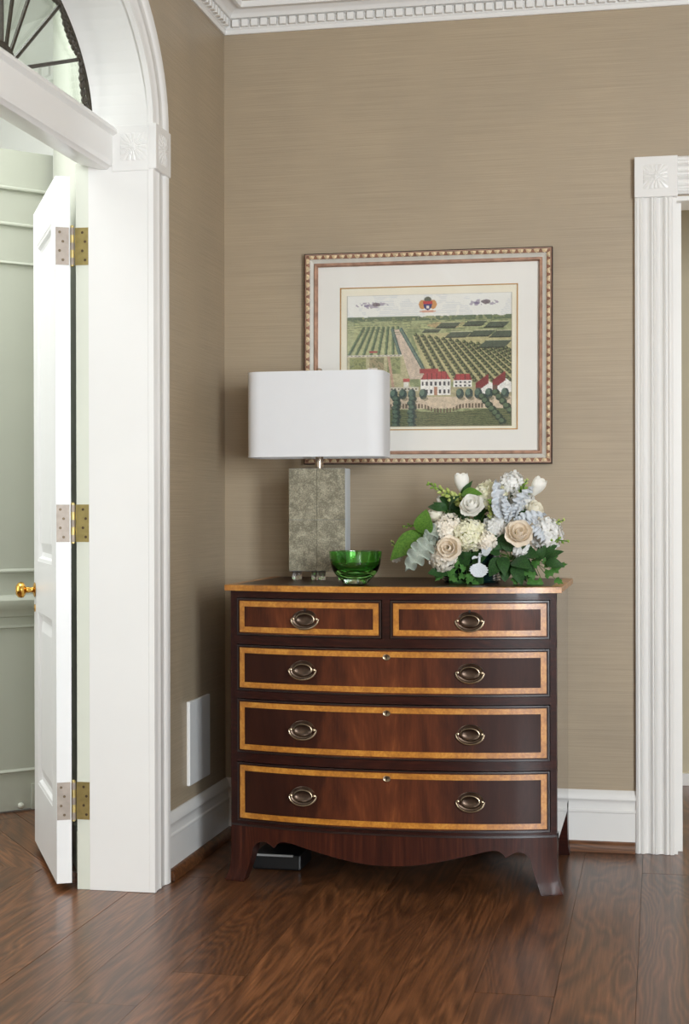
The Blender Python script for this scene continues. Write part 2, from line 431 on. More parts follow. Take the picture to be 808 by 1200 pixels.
tag(put('wall_right', bm, M['wallpaper']), 'taupe wall on the right side of the room, out of the picture', 'wall', kind='structure')
bm = B(); box(bm, WB, RIGHT+0.16, FRONT-0.16, FRONT, 0, 3.0)
tag(put('wall_front', bm, M['wallpaper']), 'taupe wall behind the camera', 'wall', kind='structure')
bm = B(); box(bm, L-0.19, RIGHT+0.16, FRONT-0.16, W+0.16, CEIL, 3.06)
tag(put('ceiling', bm, M['ceil']), 'warm white flat ceiling above the crown moulding', 'ceiling', kind='structure')

# crown moulding with dentils
crown = [(0, 2.838), (0.007, 2.838), (0.010, 2.843), (0.010, 2.852), (0.014, 2.856), (0.014, 2.884), (0.034, 2.887), (0.038, 2.893), (0.040, 2.897),
         (0.046, 2.901), (0.056, 2.908), (0.066, 2.912), (0.074, 2.913), (0.078, 2.906), (0.088, 2.906), (0.091, 2.914), (0.094, CEIL+0.004), (0, CEIL+0.004)]
bm = B(); loft(bm, [[(L+p, W-p, z) for p, z in crown], [(RIGHT, W-p, z) for p, z in crown]])
tb = tag(put('trim_1', bm, M['trim'], smooth=True), 'white dentil crown moulding along the top of the back wall', 'crown moulding', kind='structure')
bm = B(); loft(bm, [[(L+p, W-p, z) for p, z in crown], [(L+p, FRONT, z) for p, z in crown]])
tl = tag(put('trim_2', bm, M['trim'], smooth=True), 'white dentil crown moulding along the top of the left wall', 'crown moulding', kind='structure')
db = B(); box(db, -0.012, 0.012, -0.018, 0.0, -0.0125, 0.0125, 0.0012); dent = bpy.data.meshes.new('dentil'); db.to_mesh(dent); db.free(); dent.materials.append(M['trim'])
for i in range(54):
    twin(dent, 'dentil', tb, Vector((L+0.05+0.0345*i, W-0.0135, 2.8705)) - OFF[tb.name])
for i in range(36):
    twin(dent, 'dentil', tl, Vector((L+0.0135, W-0.05-0.0345*i, 2.8705)) - OFF[tl.name], (0, 0, PI/2))

# baseboards with oak shoe moulding
bprof = [(0, 0.0), (0.016, 0.0), (0.016, 0.130), (0.019, 0.133), (0.019, 0.139), (0.015, 0.143), (0.013, 0.160), (0.016, 0.172), (0.020, 0.176), (0.020, 0.184), (0.012, 0.198), (0.005, 0.206), (0, 0.206)]
sprof = [(0.016, 0.0), (0.034, 0.0), (0.034, 0.016), (0.031, 0.027), (0.024, 0.034), (0.016, 0.036)]
CO = -0.0775                                  # outer edge of the right door casing
LC = J1+0.141                                 # outer edge of the left arch casing
bm = B(); loft(bm, [[(L+p, W-p, z) for p, z in bprof], [(CO, W-p, z) for p, z in bprof]])
bb = tag(put('baseboard_back', bm, M['trim'], smooth=True), 'tall white moulded baseboard along the back wall', 'baseboard', kind='structure')
bm = B(); loft(bm, [[(L+p, W-p, z) for p, z in sprof], [(CO-0.004, W-p, z) for p, z in sprof]])
tag(put('shoe_moulding', bm, M['shoe'], bb, smooth=True), 'brown oak shoe moulding')
bm = B(); loft(bm, [[(L+p, W-p, z) for p, z in bprof], [(L+p, LC, z) for p, z in bprof]])
bl = tag(put('baseboard_left', bm, M['trim'], smooth=True), 'short tall white baseboard between arch casing and corner', 'baseboard', kind='structure')
bm = B(); loft(bm, [[(L+p, W-p, z) for p, z in sprof], [(L+p, LC+0.004, z) for p, z in sprof]])
tag(put('shoe_moulding', bm, M['shoe'], bl, smooth=True), 'brown oak shoe moulding')

# ------------------------------------------------------------------ left arched opening: lining, casing, rosettes
lin = B()
X0, X1 = L+0.0005, WB-0.004
def lining(bm, yA, yB):
    hexa(bm, [(X1, yA, 0), (X0, yA, 0), (X0, yB, 0), (X1, yB, 0), (X1, yA, ZS), (X0, yA, ZS), (X0, yB, ZS), (X1, yB, ZS)])
lining(lin, J1, J1+0.008); lining(lin, J0-0.008, J0)
for i in range(N):
    q = []
    for t in (PI*i/N, PI*(i+1)/N):
        q.append((YC-EA*math.cos(t), ZS+EB*math.sin(t), YC-(EA+0.008)*math.cos(t), ZS+(EB+0.008)*math.sin(t)))
    (a0, a1, a2, a3), (b0, b1, b2, b3) = q
    hexa(lin, [(X1, a0, a1), (X0, a0, a1), (X0, b0, b1), (X1, b0, b1), (X1, a2, a3), (X0, a2, a3), (X0, b2, b3), (X1, b2, b3)])
arch = tag(put('trim_3', lin, M['trim'], smooth=True), 'white arched jamb lining and casing of the left opening', 'door casing', kind='structure')
cprof = [(0, 0.001), (0, 0.018), (0.010, 0.020), (0.014, 0.016), (0.050, 0.016), (0.054, 0.019), (0.062, 0.019), (0.066, 0.016), (0.100, 0.016), (0.106, 0.021), (0.118, 0.024), (0.135, 0.024), (0.138, 0.018), (0.138, 0.001)]
for sgn, y0, nm in ((1, J1, 'casing_leg'), (-1, J0, 'casing_leg')):
    bm = B(); loft(bm, [[(L+h, y0+sgn*w, z) for w, h in cprof] for z in (0.0, 2.184)]); put(nm, bm, M['trim'], arch, smooth=True)
    bm = B(); ya, yb = sorted((y0-sgn*0.002, y0+sgn*0.143)); box(bm, L, L+0.028, ya, yb, 2.184, 2.322, 0.002)
    rosette(bm, (L+0.0282, (ya+yb)/2, 2.253), (0, 1, 0), (0, 0, 1), (1, 0, 0), 0.095); put('corner_block', bm, M['trim'], arch)
bm = B(); rings = []
for i in range(N+1):
    t = 0.0 + PI*i/N
    rings.append([(L+h, YC-(EA+w)*math.cos(t), max(2.322, ZS-0.028+(EB+0.028+w*0.98)*math.sin(t)) if math.sin(t) > 0.001 else 2.322) for w, h in cprof])
loft(bm, rings); put('arched_casing', bm, M['trim'], arch, smooth=True)
# raised block on the reveal, with its rosette
bm = B(); box(bm, -1.624, L+0.004, J1-0.004, J1+0.001, 2.180, 2.318, 0.0012)
rosette(bm, (-1.555, J1-0.0042, 2.252), (-1, 0, 0), (0, 0, 1), (0, -1, 0), 0.084); put('reveal_block', bm, M['trim'], arch)
# rebated strip of the jamb that carries the hinges, and the hall-side casing
bm = B(); box(bm, -1.742, WB-0.004, J1+0.002, J1+0.03, 0, 2.21); put('rebate_strip', bm, M['jambsage'], arch)
bm = B(); box(bm, -1.742, WB-0.002, J0-0.03, J0-0.002, 0, 2.21); put('rebate_strip', bm, M['jambsage'], arch)
# transom bar
bm = B()
tp = [(-1.612, 2.292), (-1.606, 2.297), (-1.606, 2.306), (-1.612, 2.313), (-1.630, 2.318), (-1.715, 2.318), (-1.725, 2.205), (-1.660, 2.188), (-1.640, 2.188), (-1.634, 2.194), (-1.626, 2.197), (-1.622, 2.206), (-1.620, 2.214), (-1.620, 2.288)]
loft(bm, [[(px_, y, pz_) for px_, pz_ in tp] for y in (J0, J1)])
tag(put('trim_4', bm, M['trim'], smooth=True), 'white moulded transom bar crossing the arched opening under the fanlight', 'transom', kind='structure')

# ------------------------------------------------------------------ fanlight above the transom
FX, FZ, FA, FB = -1.688, 2.345, EA-0.006, EB-0.006
HC = (YC-0.012, 2.312)                              # spokes meet here
bm = B(); pts = [(FX, YC-FA*math.cos(PI*i/48), FZ-0.03+(FB+0.03)*math.sin(PI*i/48)) for i in range(49)]
prism(bm, [(p[1], p[2]) for p in pts], lambda p, t: (FX-0.004-0.004*t, p[0], p[1]))
fan = tag(put('window_1', bm, M['glass']), 'glazed half-elliptical fanlight with dark spokes above the double door', 'fanlight', kind='structure')
def fpt(t, k=1.0): return Vector((FX, YC-FA*k*math.cos(t), HC[1]+((FZ-HC[1])*0.6+FB*k)*math.sin(t) + 0.0))
bm = B(); tube(bm, [fpt(PI*i/60, 0.992) for i in range(61)], 0.0075, 6); put('outer_ring', bm, M['iron'], fan, smooth=True)
NS = 10; ends = []
for k in range(NS+1):
    th = PI*k/NS
    dy, dz = -math.cos(th), math.sin(th)
    rr = 1/math.sqrt((dy/(FA*0.955))**2+(dz/(FB*1.0))**2)
    ends.append(Vector((FX+0.004, HC[0]+dy*rr, HC[1]+dz*rr)))
    if 0 < k < NS:
        bm = B(); tube(bm, [(FX+0.004, HC[0]+dy*0.088, HC[1]+dz*0.062), ends[-1]], 0.0062, 6); put('spoke', bm, M['iron'], fan, smooth=True)
bm = B()
for i in range(40):
    t = PI*i/39; blob(bm, (FX+0.006, HC[0]-0.085*math.cos(t), HC[1]+0.060*math.sin(t)), 0.009, 0.012, 0.012)
put('hub', bm, M['iron'], fan)
for k in range(NS):                           # bead garlands swagged between the spokes
    a_, b_ = ends[k], ends[k+1]; bm = B()
    mid = (a_+b_)/2; inward = (Vector((FX, HC[0], HC[1]))-mid).normalized(); ln = (b_-a_).length
    for i in range(9):
        s = (i+0.5)/9; sag = 0.012+0.10*ln*4*s*(1-s)
        p = a_.lerp(b_, s) - inward*0.022 + inward*sag; d = (b_-a_)
        ang = math.atan2(d.z, d.y)
        w = 1.25 if 2 <= i <= 6 else 0.85
        for q in (-1, 1):
            blob(bm, p + Vector((0.004, -math.sin(ang)*0.006*q*w, math.cos(ang)*0.006*q*w)), 0.007, ln/9*0.62, 0.0065*w, 1, Matrix.Rotation(ang+q*0.35, 3, 'X'))
    put('garland', bm, M['iron'], fan)

# ------------------------------------------------------------------ open white door leaf with hinges
A0 = Vector((-1.757, 4.440, 0)); E1 = Vector((-0.480, 0.877, 0)); E2 = Vector((-0.877, -0.480, 0))
DL, DT = 0.648, 0.045
def dp(s, t, z): return A0+E1*s+E2*t+Vector((0, 0, z))
def dbox(bm, s0, s1, t0, t1, z0, z1):
    hexa(bm, [dp(s0, t0, z0), dp(s1, t0, z0), dp(s1, t1, z0), dp(s0, t1, z0), dp(s0, t0, z1), dp(s1, t0, z1), dp(s1, t1, z1), dp(s0, t1, z1)])
ST = 0.115
rails = [(0.020, 0.235), (0.815, 0.985), (2.045, 2.171)]
bm = B(); dbox(bm, 0, ST, 0, DT, 0.020, 2.171); dbox(bm, DL-ST, DL, 0, DT, 0.020, 2.171)
for z0, z1 in rails: dbox(bm, ST, DL-ST, 0, DT, z0, z1)
door = tag(put('door_1', bm, M['door'], origin=A0), 'open white panelled door leaf folded back beyond the arched opening', 'door', kind='structure')
for z0, z1 in ((0.235, 0.815), (0.985, 2.045)):
    bm = B(); s0, s1 = ST, DL-ST
    ringdefs = [(0.0, DT-0.001), (0.010, DT-0.003), (0.016, DT-0.012), (0.030, DT-0.014), (0.062, DT-0.005), (0.5, DT-0.005)]
    for side in (0, 1):
        prev = None
        for ins, t in ringdefs:
            tt = t if side else DT-t
            if ins == 0.5: break
            r = [bm.verts.new(dp(s0+ins, tt, z0+ins)), bm.verts.new(dp(s1-ins, tt, z0+ins)), bm.verts.new(dp(s1-ins, tt, z1-ins)), bm.verts.new(dp(s0+ins, tt, z1-ins))]
            if prev:
                for i in range(4): bm.faces.new((prev[i], prev[(i+1) % 4], r[(i+1) % 4], r[i]))
            prev = r
        bm.faces.new(prev)
    put('panel', bm, M['door'], door)
def door_lathe(bm, s, z, prof, n=20, sgn=1):
    rings = []
    for r, d in prof:
        rings.append([dp(s+r*math.cos(2*PI*i/n), (DT+d) if sgn > 0 else -d, z+r*math.sin(2*PI*i/n)) for i in range(n)])
    loft(bm, rings)
kprof = [(0.024, 0), (0.026, 0.003), (0.020, 0.006), (0.010, 0.009), (0.0085, 0.018), (0.011, 0.024), (0.010, 0.030), (0.018, 0.034), (0.026, 0.040), (0.028, 0.048), (0.025, 0.058), (0.016, 0.065), (0.004, 0.067)]
bm = B(); door_lathe(bm, 0.615, 0.884, kprof); tag(put('door_knob', bm, M['brassgold'], door, smooth=True), 'polished brass door knob')
bm = B(); door_lathe(bm, 0.615, 0.822, [(0.013, 0), (0.013, 0.003), (0.009, 0.004)]); put('keyhole_cover', bm, M['brassgold'], door, smooth=True)
for zc in (1.958, 1.115, 0.270):
    hb = B(); HH = 0.057
    # the leaf let into the door edge
    hz0, hz1 = zc-HH, zc+HH
    pl = [dp(-0.0018, 0.004, 0), dp(-0.0018, 0.044, 0), dp(0.0, 0.044, 0), dp(0.0, 0.004, 0)]
    hexa(hb, [p+Vector((0, 0, hz0)) for p in pl]+[p+Vector((0, 0, hz1)) for p in pl])
    hinge = tag(put('hinge', hb, M['hingesteel'], door), 'butt hinge with brass leaf and worn barrel')
    hb = B(); box(hb, -1.744, -1.699, J1+0.0002, J1+0.002, hz0, hz1); tag(put('jamb_leaf', hb, M['hingebrass'], hinge), 'yellow brass hinge leaf')
    cx_, cy_ = -1.7505, J1-0.006
    for k in range(5):
        hb = B(); z0 = hz0+2*HH*k/5; z1 = hz0+2*HH*(k+1)/5-0.0012
        lathe(hb, [(0.0065, 0), (0.0065, z1-z0)], (cx_, cy_, z0), 14); put('knuckle', hb, M['hingebrass'] if k % 2 else M['hingesteel'], hinge, smooth=True)
    hb = B(); lathe(hb, [(0.0030, -0.006), (0.0060, -0.004), (0.0060, 2*HH+0.004), (0.0030, 2*HH+0.007)], (cx_, cy_, hz0), 12); put('pin', hb, M['hingebrass'], hinge, smooth=True)
    for k, (du, dz_) in enumerate(((0.013, 0.042), (0.024, 0.014), (0.013, -0.014), (0.024, -0.042))):
        hb = B(); lathe(hb, [(0.0042, 0.0), (0.0042, 0.0009), (0.0026, 0.0004)], (-1.744+0.013+du*0.8, J1+0.0002, zc+dz_), 10, 'Y'); put('screw', hb, M['screw'], hinge)
        hb = B(); c_ = dp(-0.0018, 0.044-du*0.9, zc+dz_); n_ = -E1; ring0 = []
        rings = [[c_+E2*(r*math.cos(2*PI*i/10))+Vector((0, 0, r*math.sin(2*PI*i/10)))+n_*d for i in range(10)] for r, d in ((0.0042, 0), (0.0042, 0.0009), (0.0026, 0.0004))]
        loft(hb, rings); put('screw', hb, M['screw'], hinge)

# ------------------------------------------------------------------ hall beyond the opening
P0, P1 = Vector((-1.745, 4.500, 0)), Vector((-2.300, 5.640, 0))
dd = (P1-P0).normalized(); nn = Vector((dd.y, -dd.x, 0))
def slab(bm, a, b, z0, z1, t0, t1, n):
    hexa(bm, [a+n*t0+Vector((0, 0, z0)), b+n*t0+Vector((0, 0, z0)), b+n*t1+Vector((0, 0, z0)), a+n*t1+Vector((0, 0, z0)),
              a+n*t0+Vector((0, 0, z1)), b+n*t0+Vector((0, 0, z1)), b+n*t1+Vector((0, 0, z1)), a+n*t1+Vector((0, 0, z1))])
bm = B(); slab(bm, P0, P1, 0, 3.3, 0, 0.08, nn)
tag(put('wall_hall_right', bm, M['sage']), 'sage green hall wall behind the open white door', 'wall', kind='structure')
bm = B(); slab(bm, P0+dd*0.03, P1, 0.03, 0.16, -0.016, 0, nn)
hb_ = tag(put('baseboard_hall', bm, M['jambsage']), 'pale baseboard of the hall behind the open white door', 'baseboard', kind='structure')
bm = B(); slab(bm, P0+dd*0.03, P1, 0, 0.035, -0.03, 0, nn); put('shoe_moulding', bm, M['shoe'], hb_)
F0, F1 = Vector((-2.30, 6.15, 0)), Vector((-4.4, 7.5, 0)); fd = (F1-F0).normalized(); fn = Vector((-fd.y, fd.x, 0))
if fn.y < 0: fn = -fn
bm = B(); slab(bm, F0-fd*0.7, F1, 0, 3.3, 0, 0.1, fn)
tag(put('wall_hall_back', bm, M['plaster']), 'bright pale wall at the back of the hall', 'wall', kind='structure')
hc = B(); prof = [(0, 3.02), (0.03, 3.02), (0.03, 3.09), (0.10, 3.16), (0.14, 3.24), (0, 3.24)]
loft(hc, [[F0-fd*0.7-fn*p+Vector((0, 0, z)) for p, z in prof], [F1-fn*p+Vector((0, 0, z)) for p, z in prof]])
hcr = tag(put('trim_5', hc, M['plaster']), 'pale dentil crown moulding of the hall seen through the fanlight', 'crown moulding', kind='structure')
angf = math.atan2(fd.y, fd.x)
for i in range(24):
    p = F0+fd*(0.07*i-0.3)-fn*0.045+Vector((0, 0, 3.062))
    twin(dent, 'dentil', hcr, p-OFF[hcr.name], (0, 0, angf), (1.7, 1.7, 2.0))
bm = B(); box(bm, -4.5, -4.4, 1.8, 8.0, 0, 3.3); tag(put('wall_hall_left', bm, M['plaster']), 'pale hall wall on the far left, out of the picture', 'wall', kind='structure')
bm = B(); box(bm, -4.4, WB, 1.7, 1.8, 0, 3.3); tag(put('wall_hall_front', bm, M['plaster']), 'pale hall wall nearest the camera, out of the picture', 'wall', kind='structure')
bm = B(); box(bm, -4.5, L-0.19, 1.7, 8.1, 3.24, 3.34); tag(put('ceiling_hall', bm, M['plaster']), 'pale ceiling of the hall', 'ceiling', kind='structure')
bm = B(); box(bm, WB, L-0.19+0.002, 1.7, 8.1, 3.0, 3.3); box(bm, WB-0.02, L-0.19, W+0.16, 8.1, 0, 3.0)
tag(put('wall_hall_side', bm, M['plaster']), 'pale strip of hall wall above and behind the left wall', 'wall', kind='structure')

# tall sage panelled door leaf standing across the hall
G0 = Vector((-2.318, 5.680, 0)); GD = Vector((-0.67, -0.742, 0)).normalized(); GN = Vector((-GD.y, GD.x, 0))
if GN.x < 0: GN = -GN
GL = 0.92
def gp(s, t, z): return G0+GD*s+GN*t+Vector((0, 0, z))
def gbox(bm, s0, s1, t0, t1, z0, z1): 
    hexa(bm, [gp(s0, t0, z0), gp(s1, t0, z0), gp(s1, t1, z0), gp(s0, t1, z0), gp(s0, t0, z1), gp(s1, t0, z1), gp(s1, t1, z1), gp(s0, t1, z1)])
bm = B(); gbox(bm, 0, GL, -0.045, -0.012, 0.005, 2.54)
for s0, s1 in ((0, 0.23), (GL-0.2, GL)): gbox(bm, s0, s1, -0.012, 0, 0.005, 2.54)
for z0, z1 in ((0.005, 0.20), (0.69, 0.985), (2.105, 2.255), (2.385, 2.54)): gbox(bm, 0.23, GL-0.2, -0.012, 0, z0, z1)
d2 = tag(put('door_2', bm, M['sage'], origin=G0), 'tall sage green panelled door leaf standing in the hall at far left', 'door', kind='structure')
for z0, z1 in ((0.20, 0.69), (0.985, 2.105), (2.255, 2.385)):
    bm = B(); prev = None
    for ins, t in ((0, -0.001), (0.008, 0.004), (0.018, -0.010), (0.045, -0.003)):
        ins = min(ins, (z1-z0)*0.3)
        r = [bm.verts.new(gp(0.23+ins, t, z0+ins)), bm.verts.new(gp(GL-0.2-ins, t, z0+ins)), bm.verts.new(gp(GL-0.2-ins, t, z1-ins)), bm.verts.new(gp(0.23+ins, t, z1-ins))]
        if prev:
            for i in range(4): bm.faces.new((prev[i], prev[(i+1) % 4], r[(i+1) % 4], r[i]))
        prev = r
    bm.faces.new(prev); put('panel', bm, M['sage'], d2)
rp = [(0, 0.745), (0.010, 0.750), (0.012, 0.765), (0.022, 0.775), (0.034, 0.795), (0.034, 0.812), (0.020, 0.825), (0.010, 0.828), (0, 0.832)]
bm = B(); loft(bm, [[gp(s, t, z) for t, z in rp] for s in (0.0, GL)]); put('chair_rail', bm, M['sage'], d2, smooth=True)
for za, zb, tk in ((2.382, 2.40, 0.012), (2.245, 2.262, 0.010), (2.098, 2.112, 0.010), (0.915, 0.932, 0.012), (0.702, 0.716, 0.008), (0.148, 0.162, 0.008)):
    bm = B(); loft(bm, [[gp(s, t, z) for t, z in ((0, za), (tk, za+0.004), (tk, zb-0.008), (0, zb))] for s in (0.0, GL)]); put('rail_bead', bm, M['sage'], d2)
bm = B(); gbox(bm, 0.0, 0.10, 0.0, 0.012, 0.002, 0.10); put('plinth', bm, M['sage'], d2)
bm = B(); blob(bm, gp(0.15, 0.016, 0.022), 0.013, 0.013, 0.013, 2); tag(put('door_stop', bm, M['jambsage'], d2, smooth=True), 'small round pale door stop')

# ------------------------------------------------------------------ room beyond the right doorway
bm = B(); box(bm, -1.5, 2.7, 6.62, 6.72, 0, 3.0)
tag(put('wall_side_room_back', bm, M['farwall']), 'tan wall of the room beyond the right doorway', 'wall', kind='structure')
bm = B(); box(bm, -1.5, 2.7, 6.6, 6.62, 0, 0.05); tag(put('baseboard_side_room', bm, M['trim']), 'low white baseboard seen through the right doorway', 'baseboard', kind='structure')
bm = B(); box(bm, -1.6, -1.5, W+0.16, 6.72, 0, 3.0); box(bm, 2.6, 2.7, W+0.16, 6.72, 0, 3.0); box(bm, -1.5, 2.7, W+0.161, 6.72, 2.95, 3.05)
tag(put('wall_side_room', bm, M['farwall']), 'tan shell of the room beyond the right doorway', 'wall', kind='structure')

# right door casing
CW = 0.1255; CX = -0.0785
fl = [(0, 0), (0, 0.022), (0.008, 0.026), (0.012, 0.022), (0.015, 0.022), (0.018, 0.026), (0.024, 0.027), (0.028, 0.022), (0.031, 0.018), (0.040, 0.015), (0.048, 0.018), (0.051, 0.023), (0.056, 0.026),
      (0.060, 0.022), (0.063, 0.026), (0.070, 0.027), (0.075, 0.020), (0.083, 0.015), (0.091, 0.018), (0.094, 0.024), (0.100, 0.027), (0.104, 0.022), (0.108, 0.022), (0.112, 0.027), (0.120, 0.027), (CW, 0.022), (CW, 0)]
bm = B(); loft(bm, [[(CX+w, W-h, z) for w, h in fl] for z in (0.0, 2.195)])
rc = tag(put('trim_6', bm, M['trim'], smooth=True), 'white fluted casing of the right doorway with carved corner block', 'door casing', kind='structure')
bm = B(); box(bm, CX-0.0008, 0.0625, W-0.034, W, 2.195, 2.331, 0.0015)
rosette(bm, (-0.0095, W-0.0342, 2.263), (1, 0, 0), (0, 0, 1), (0, -1, 0), 0.082, 0.007); put('corner_block', bm, M['trim'], rc)
bm = B(); loft(bm, [[(x, W-h, 2.204+w) for w, h in fl] for x in (0.0625, 1.03)]); put('header_casing', bm, M['trim'], rc, smooth=True)
bm = B(); box(bm, 0.047, 0.0585, W-0.012, W+0.17, 0, 2.195); box(bm, 0.0585, 0.0745, W+0.04, W+0.09, 0, 2.19); box(bm, 0.0585, 0.98, W-0.002, W+0.17, 2.185, 2.20)
put('jamb', bm, M['trim'], rc)
bm = B(); loft(bm, [[(1.03+w, W-h, z) for w, h in fl] for z in (0.0, 2.195)]); put('casing_leg', bm, M['trim'], rc, smooth=True)

# blank cover panel low on the left wall
bm = B(); box(bm, L, L+0.012, 4.822, 5.055, 0.255, 0.530, 0.003, 2)
tag(put('cover_panel', bm, M['plate']), 'square blank white cover panel low on the left wall', 'panel')

# ------------------------------------------------------------------ bow-fronted chest of drawers
XM, HWD, YF0, BOW = -0.809, 0.506, 4.660, 0.080
def yf(x, off=0.0):
    t = min(1.0, abs((x-XM)/HWD)); return YF0-BOW*(1-t**2.3)-off
def cslab(bm, x0, x1, z0, z1, o0, o1, n=None, zf=None):
    """curved board following the bow, from offset o0 (behind) to o1 (in front)"""
    n = n or max(2, int((x1-x0)/0.02)); rings = []
    for i in range(n+1):
        x = x0+(x1-x0)*i/n; zb = z0 if zf is None else zf(x)
        rings.append([(x, yf(x, o0), zb), (x, yf(x, o1), zb), (x, yf(x, o1), z1), (x, yf(x, o0), z1)])
    loft(bm, rings)
CL, CR, CB = XM-HWD, XM+HWD, 5.250
chest = thing('chest_of_drawers', (XM, 4.95, 0), 'bow-fronted mahogany chest of five drawers with satinwood banding and splayed feet', 'chest of drawers')
bm = B(); cslab(bm, CL, -1.2925, 0.174, 0.9025, -0.03, 0.0, 2); cslab(bm, -0.3215, CR, 0.174, 0.9025, -0.03, 0.0, 2)
for z0, z1 in ((0.882, 0.9025), (0.737, 0.7645), (0.5685, 0.5925), (0.3715, 0.3995), (0.174, 0.1865)): cslab(bm, CL, CR, z0, z1, -0.03, 0.0)
cslab(bm, -0.8195, -0.7955, 0.76, 0.89, -0.03, 0.0, 3)
put('front_frame', bm, M['mahogany'], chest, smooth=True)
bm = B(); cslab(bm, CL+0.01, CR-0.01, 0.18, 0.90, -0.034, -0.026); put('dark_gap_backing', bm, M['black'], chest)  # black sheet standing in for the darkness inside the drawer gaps
for x0, x1 in ((CL, CL+0.018), (CR-0.018, CR)):
    bm = B(); box(bm, x0, x1, YF0+0.0295, CB, 0.150, 0.9025); put('side_panel', bm, M['mahogany_v'], chest)
bm = B(); box(bm, CL+0.018, CR-0.018, CB-0.012, CB, 0.150, 0.9025); put('back_panel', bm, M['mahogany'], chest)
bm = B(); box(bm, CL+0.018, CR-0.018, YF0+0.03, CB-0.012, 0.174, 0.186); put('bottom_board', bm, M['mahogany'], chest)
# top with satinwood edge
def top_outline(hw, off, yb, n=40):
    pts = []
    for i in range(n+1):
        x = XM-hw+2*hw*i/n; xx = XM+(x-XM)*HWD/hw; pts.append((x, yf(xx, off)))
    return pts+[(XM+hw, yb), (XM-hw, yb)]
bm = B(); prism(bm, top_outline(0.5195, 0.0105, 5.262), lambda p, t: (p[0], p[1], 0.9025+0.0187*t))
top = put('top', bm, M['mahogany'], chest)
bm = B(); o_ = top_outline(0.5225, 0.0135, 5.262); i_ = top_outline(0.490, -0.018, 5.262)
rings = [[(a[0], a[1], 0.9035), (a[0], a[1], 0.9205), (a[0]*0.9+b[0]*0.1, a[1]*0.9+b[1]*0.1, 0.9216), (b[0], b[1], 0.9216), (b[0], b[1], 0.9035)] for a, b in zip(o_[:41], i_[:41])]
oL, oR = (o_[-1], o_[-2]); iL, iR = (i_[-1], i_[-2])
rings = [[(oL[0], oL[1], 0.9035), (oL[0], oL[1], 0.9205), (oL[0]+0.003, oL[1], 0.9216), (iL[0], iL[1], 0.9216), (iL[0], iL[1], 0.9035)]] + rings + \
        [[(oR[0], oR[1], 0.9035), (oR[0], oR[1], 0.9205), (oR[0]-0.003, oR[1], 0.9216), (iR[0], iR[1], 0.9216), (iR[0], iR[1], 0.9035)]]
loft(bm, rings); tag(put('edge_banding', bm, M['satin'], top, smooth=True), 'golden satinwood crossbanded edge')
# apron and feet
AP = [(0, 0.080), (0.05, 0.0815), (0.10, 0.087), (0.15, 0.096), (0.20, 0.107), (0.26, 0.121), (0.30, 0.131), (0.322, 0.134), (0.338, 0.131), (0.350, 0.122), (0.3565, 0.112), (0.360, 0.112), (0.367, 0.119), (0.385, 0.128), (0.403, 0.128), (0.418, 0.120), (0.428, 0.108)]
def apz(x):
    d = abs(x-XM)
    for (a, za), (b, zb) in zip(AP[:-1], AP[1:]):
        if a <= d <= b: return za+(zb-za)*(d-a)/(b-a)
    return AP[-1][1]
bm = B(); cslab(bm, XM-0.428, XM+0.428, 0, 0.1745, -0.022, 0.0005, 120, apz); put('apron', bm, M['apron'], chest, smooth=True)
bm = B(); cslab(bm, CL+0.001, CR-0.001, 0.1715, 0.1775, -0.01, 0.003); put('apron_bead', bm, M['cock'], chest, smooth=True)
FS = [(0.1745, 0.506, 0.424, 0), (0.130, 0.506, 0.418, 0), (0.108, 0.506, 0.4285, 0), (0.085, 0.5065, 0.433, 0.001), (0.055, 0.508, 0.441, 0.002), (0.030, 0.512, 0.450, 0.005), (0.012, 0.519, 0.456, 0.010), (0.004, 0.5235, 0.459, 0.013), (0.0, 0.5235, 0.459, 0.013)]
for sg in (-1, 1):
    bm = B(); rings = []
    for z, xo, xi, fl_ in FS:
        rr = []
        for k in range(5):
            xx = xo+(xi-xo)*k/4; rr.append((XM+sg*xx, yf(XM+sg*min(xx, HWD))-fl_, z))
        rr += [(XM+sg*xi, YF0+0.075-0.2*max(0, 0.17-z)+0.0, z), (XM+sg*xo, YF0+0.085-0.2*max(0, 0.17-z), z)]
        rings.append(rr)
    loft(bm, rings); put('front_foot', bm, M['apron'], chest, smooth=True)
    bm = B(); rings = []
    for z, xo, xi, fl_ in FS:
        rings.append([(XM+sg*(0.506+fl_*0.5), 5.185+0.2*max(0, 0.17-z)*0.3, z), (XM+sg*0.455, 5.185+0.06*max(0, 0.17-z), z), (XM+sg*0.455, CB+fl_*0.4, z), (XM+sg*(0.506+fl_*0.5), CB+fl_*0.4, z)])
    loft(bm, rings); put('back_foot', bm, M['mahogany'], chest, smooth=True)
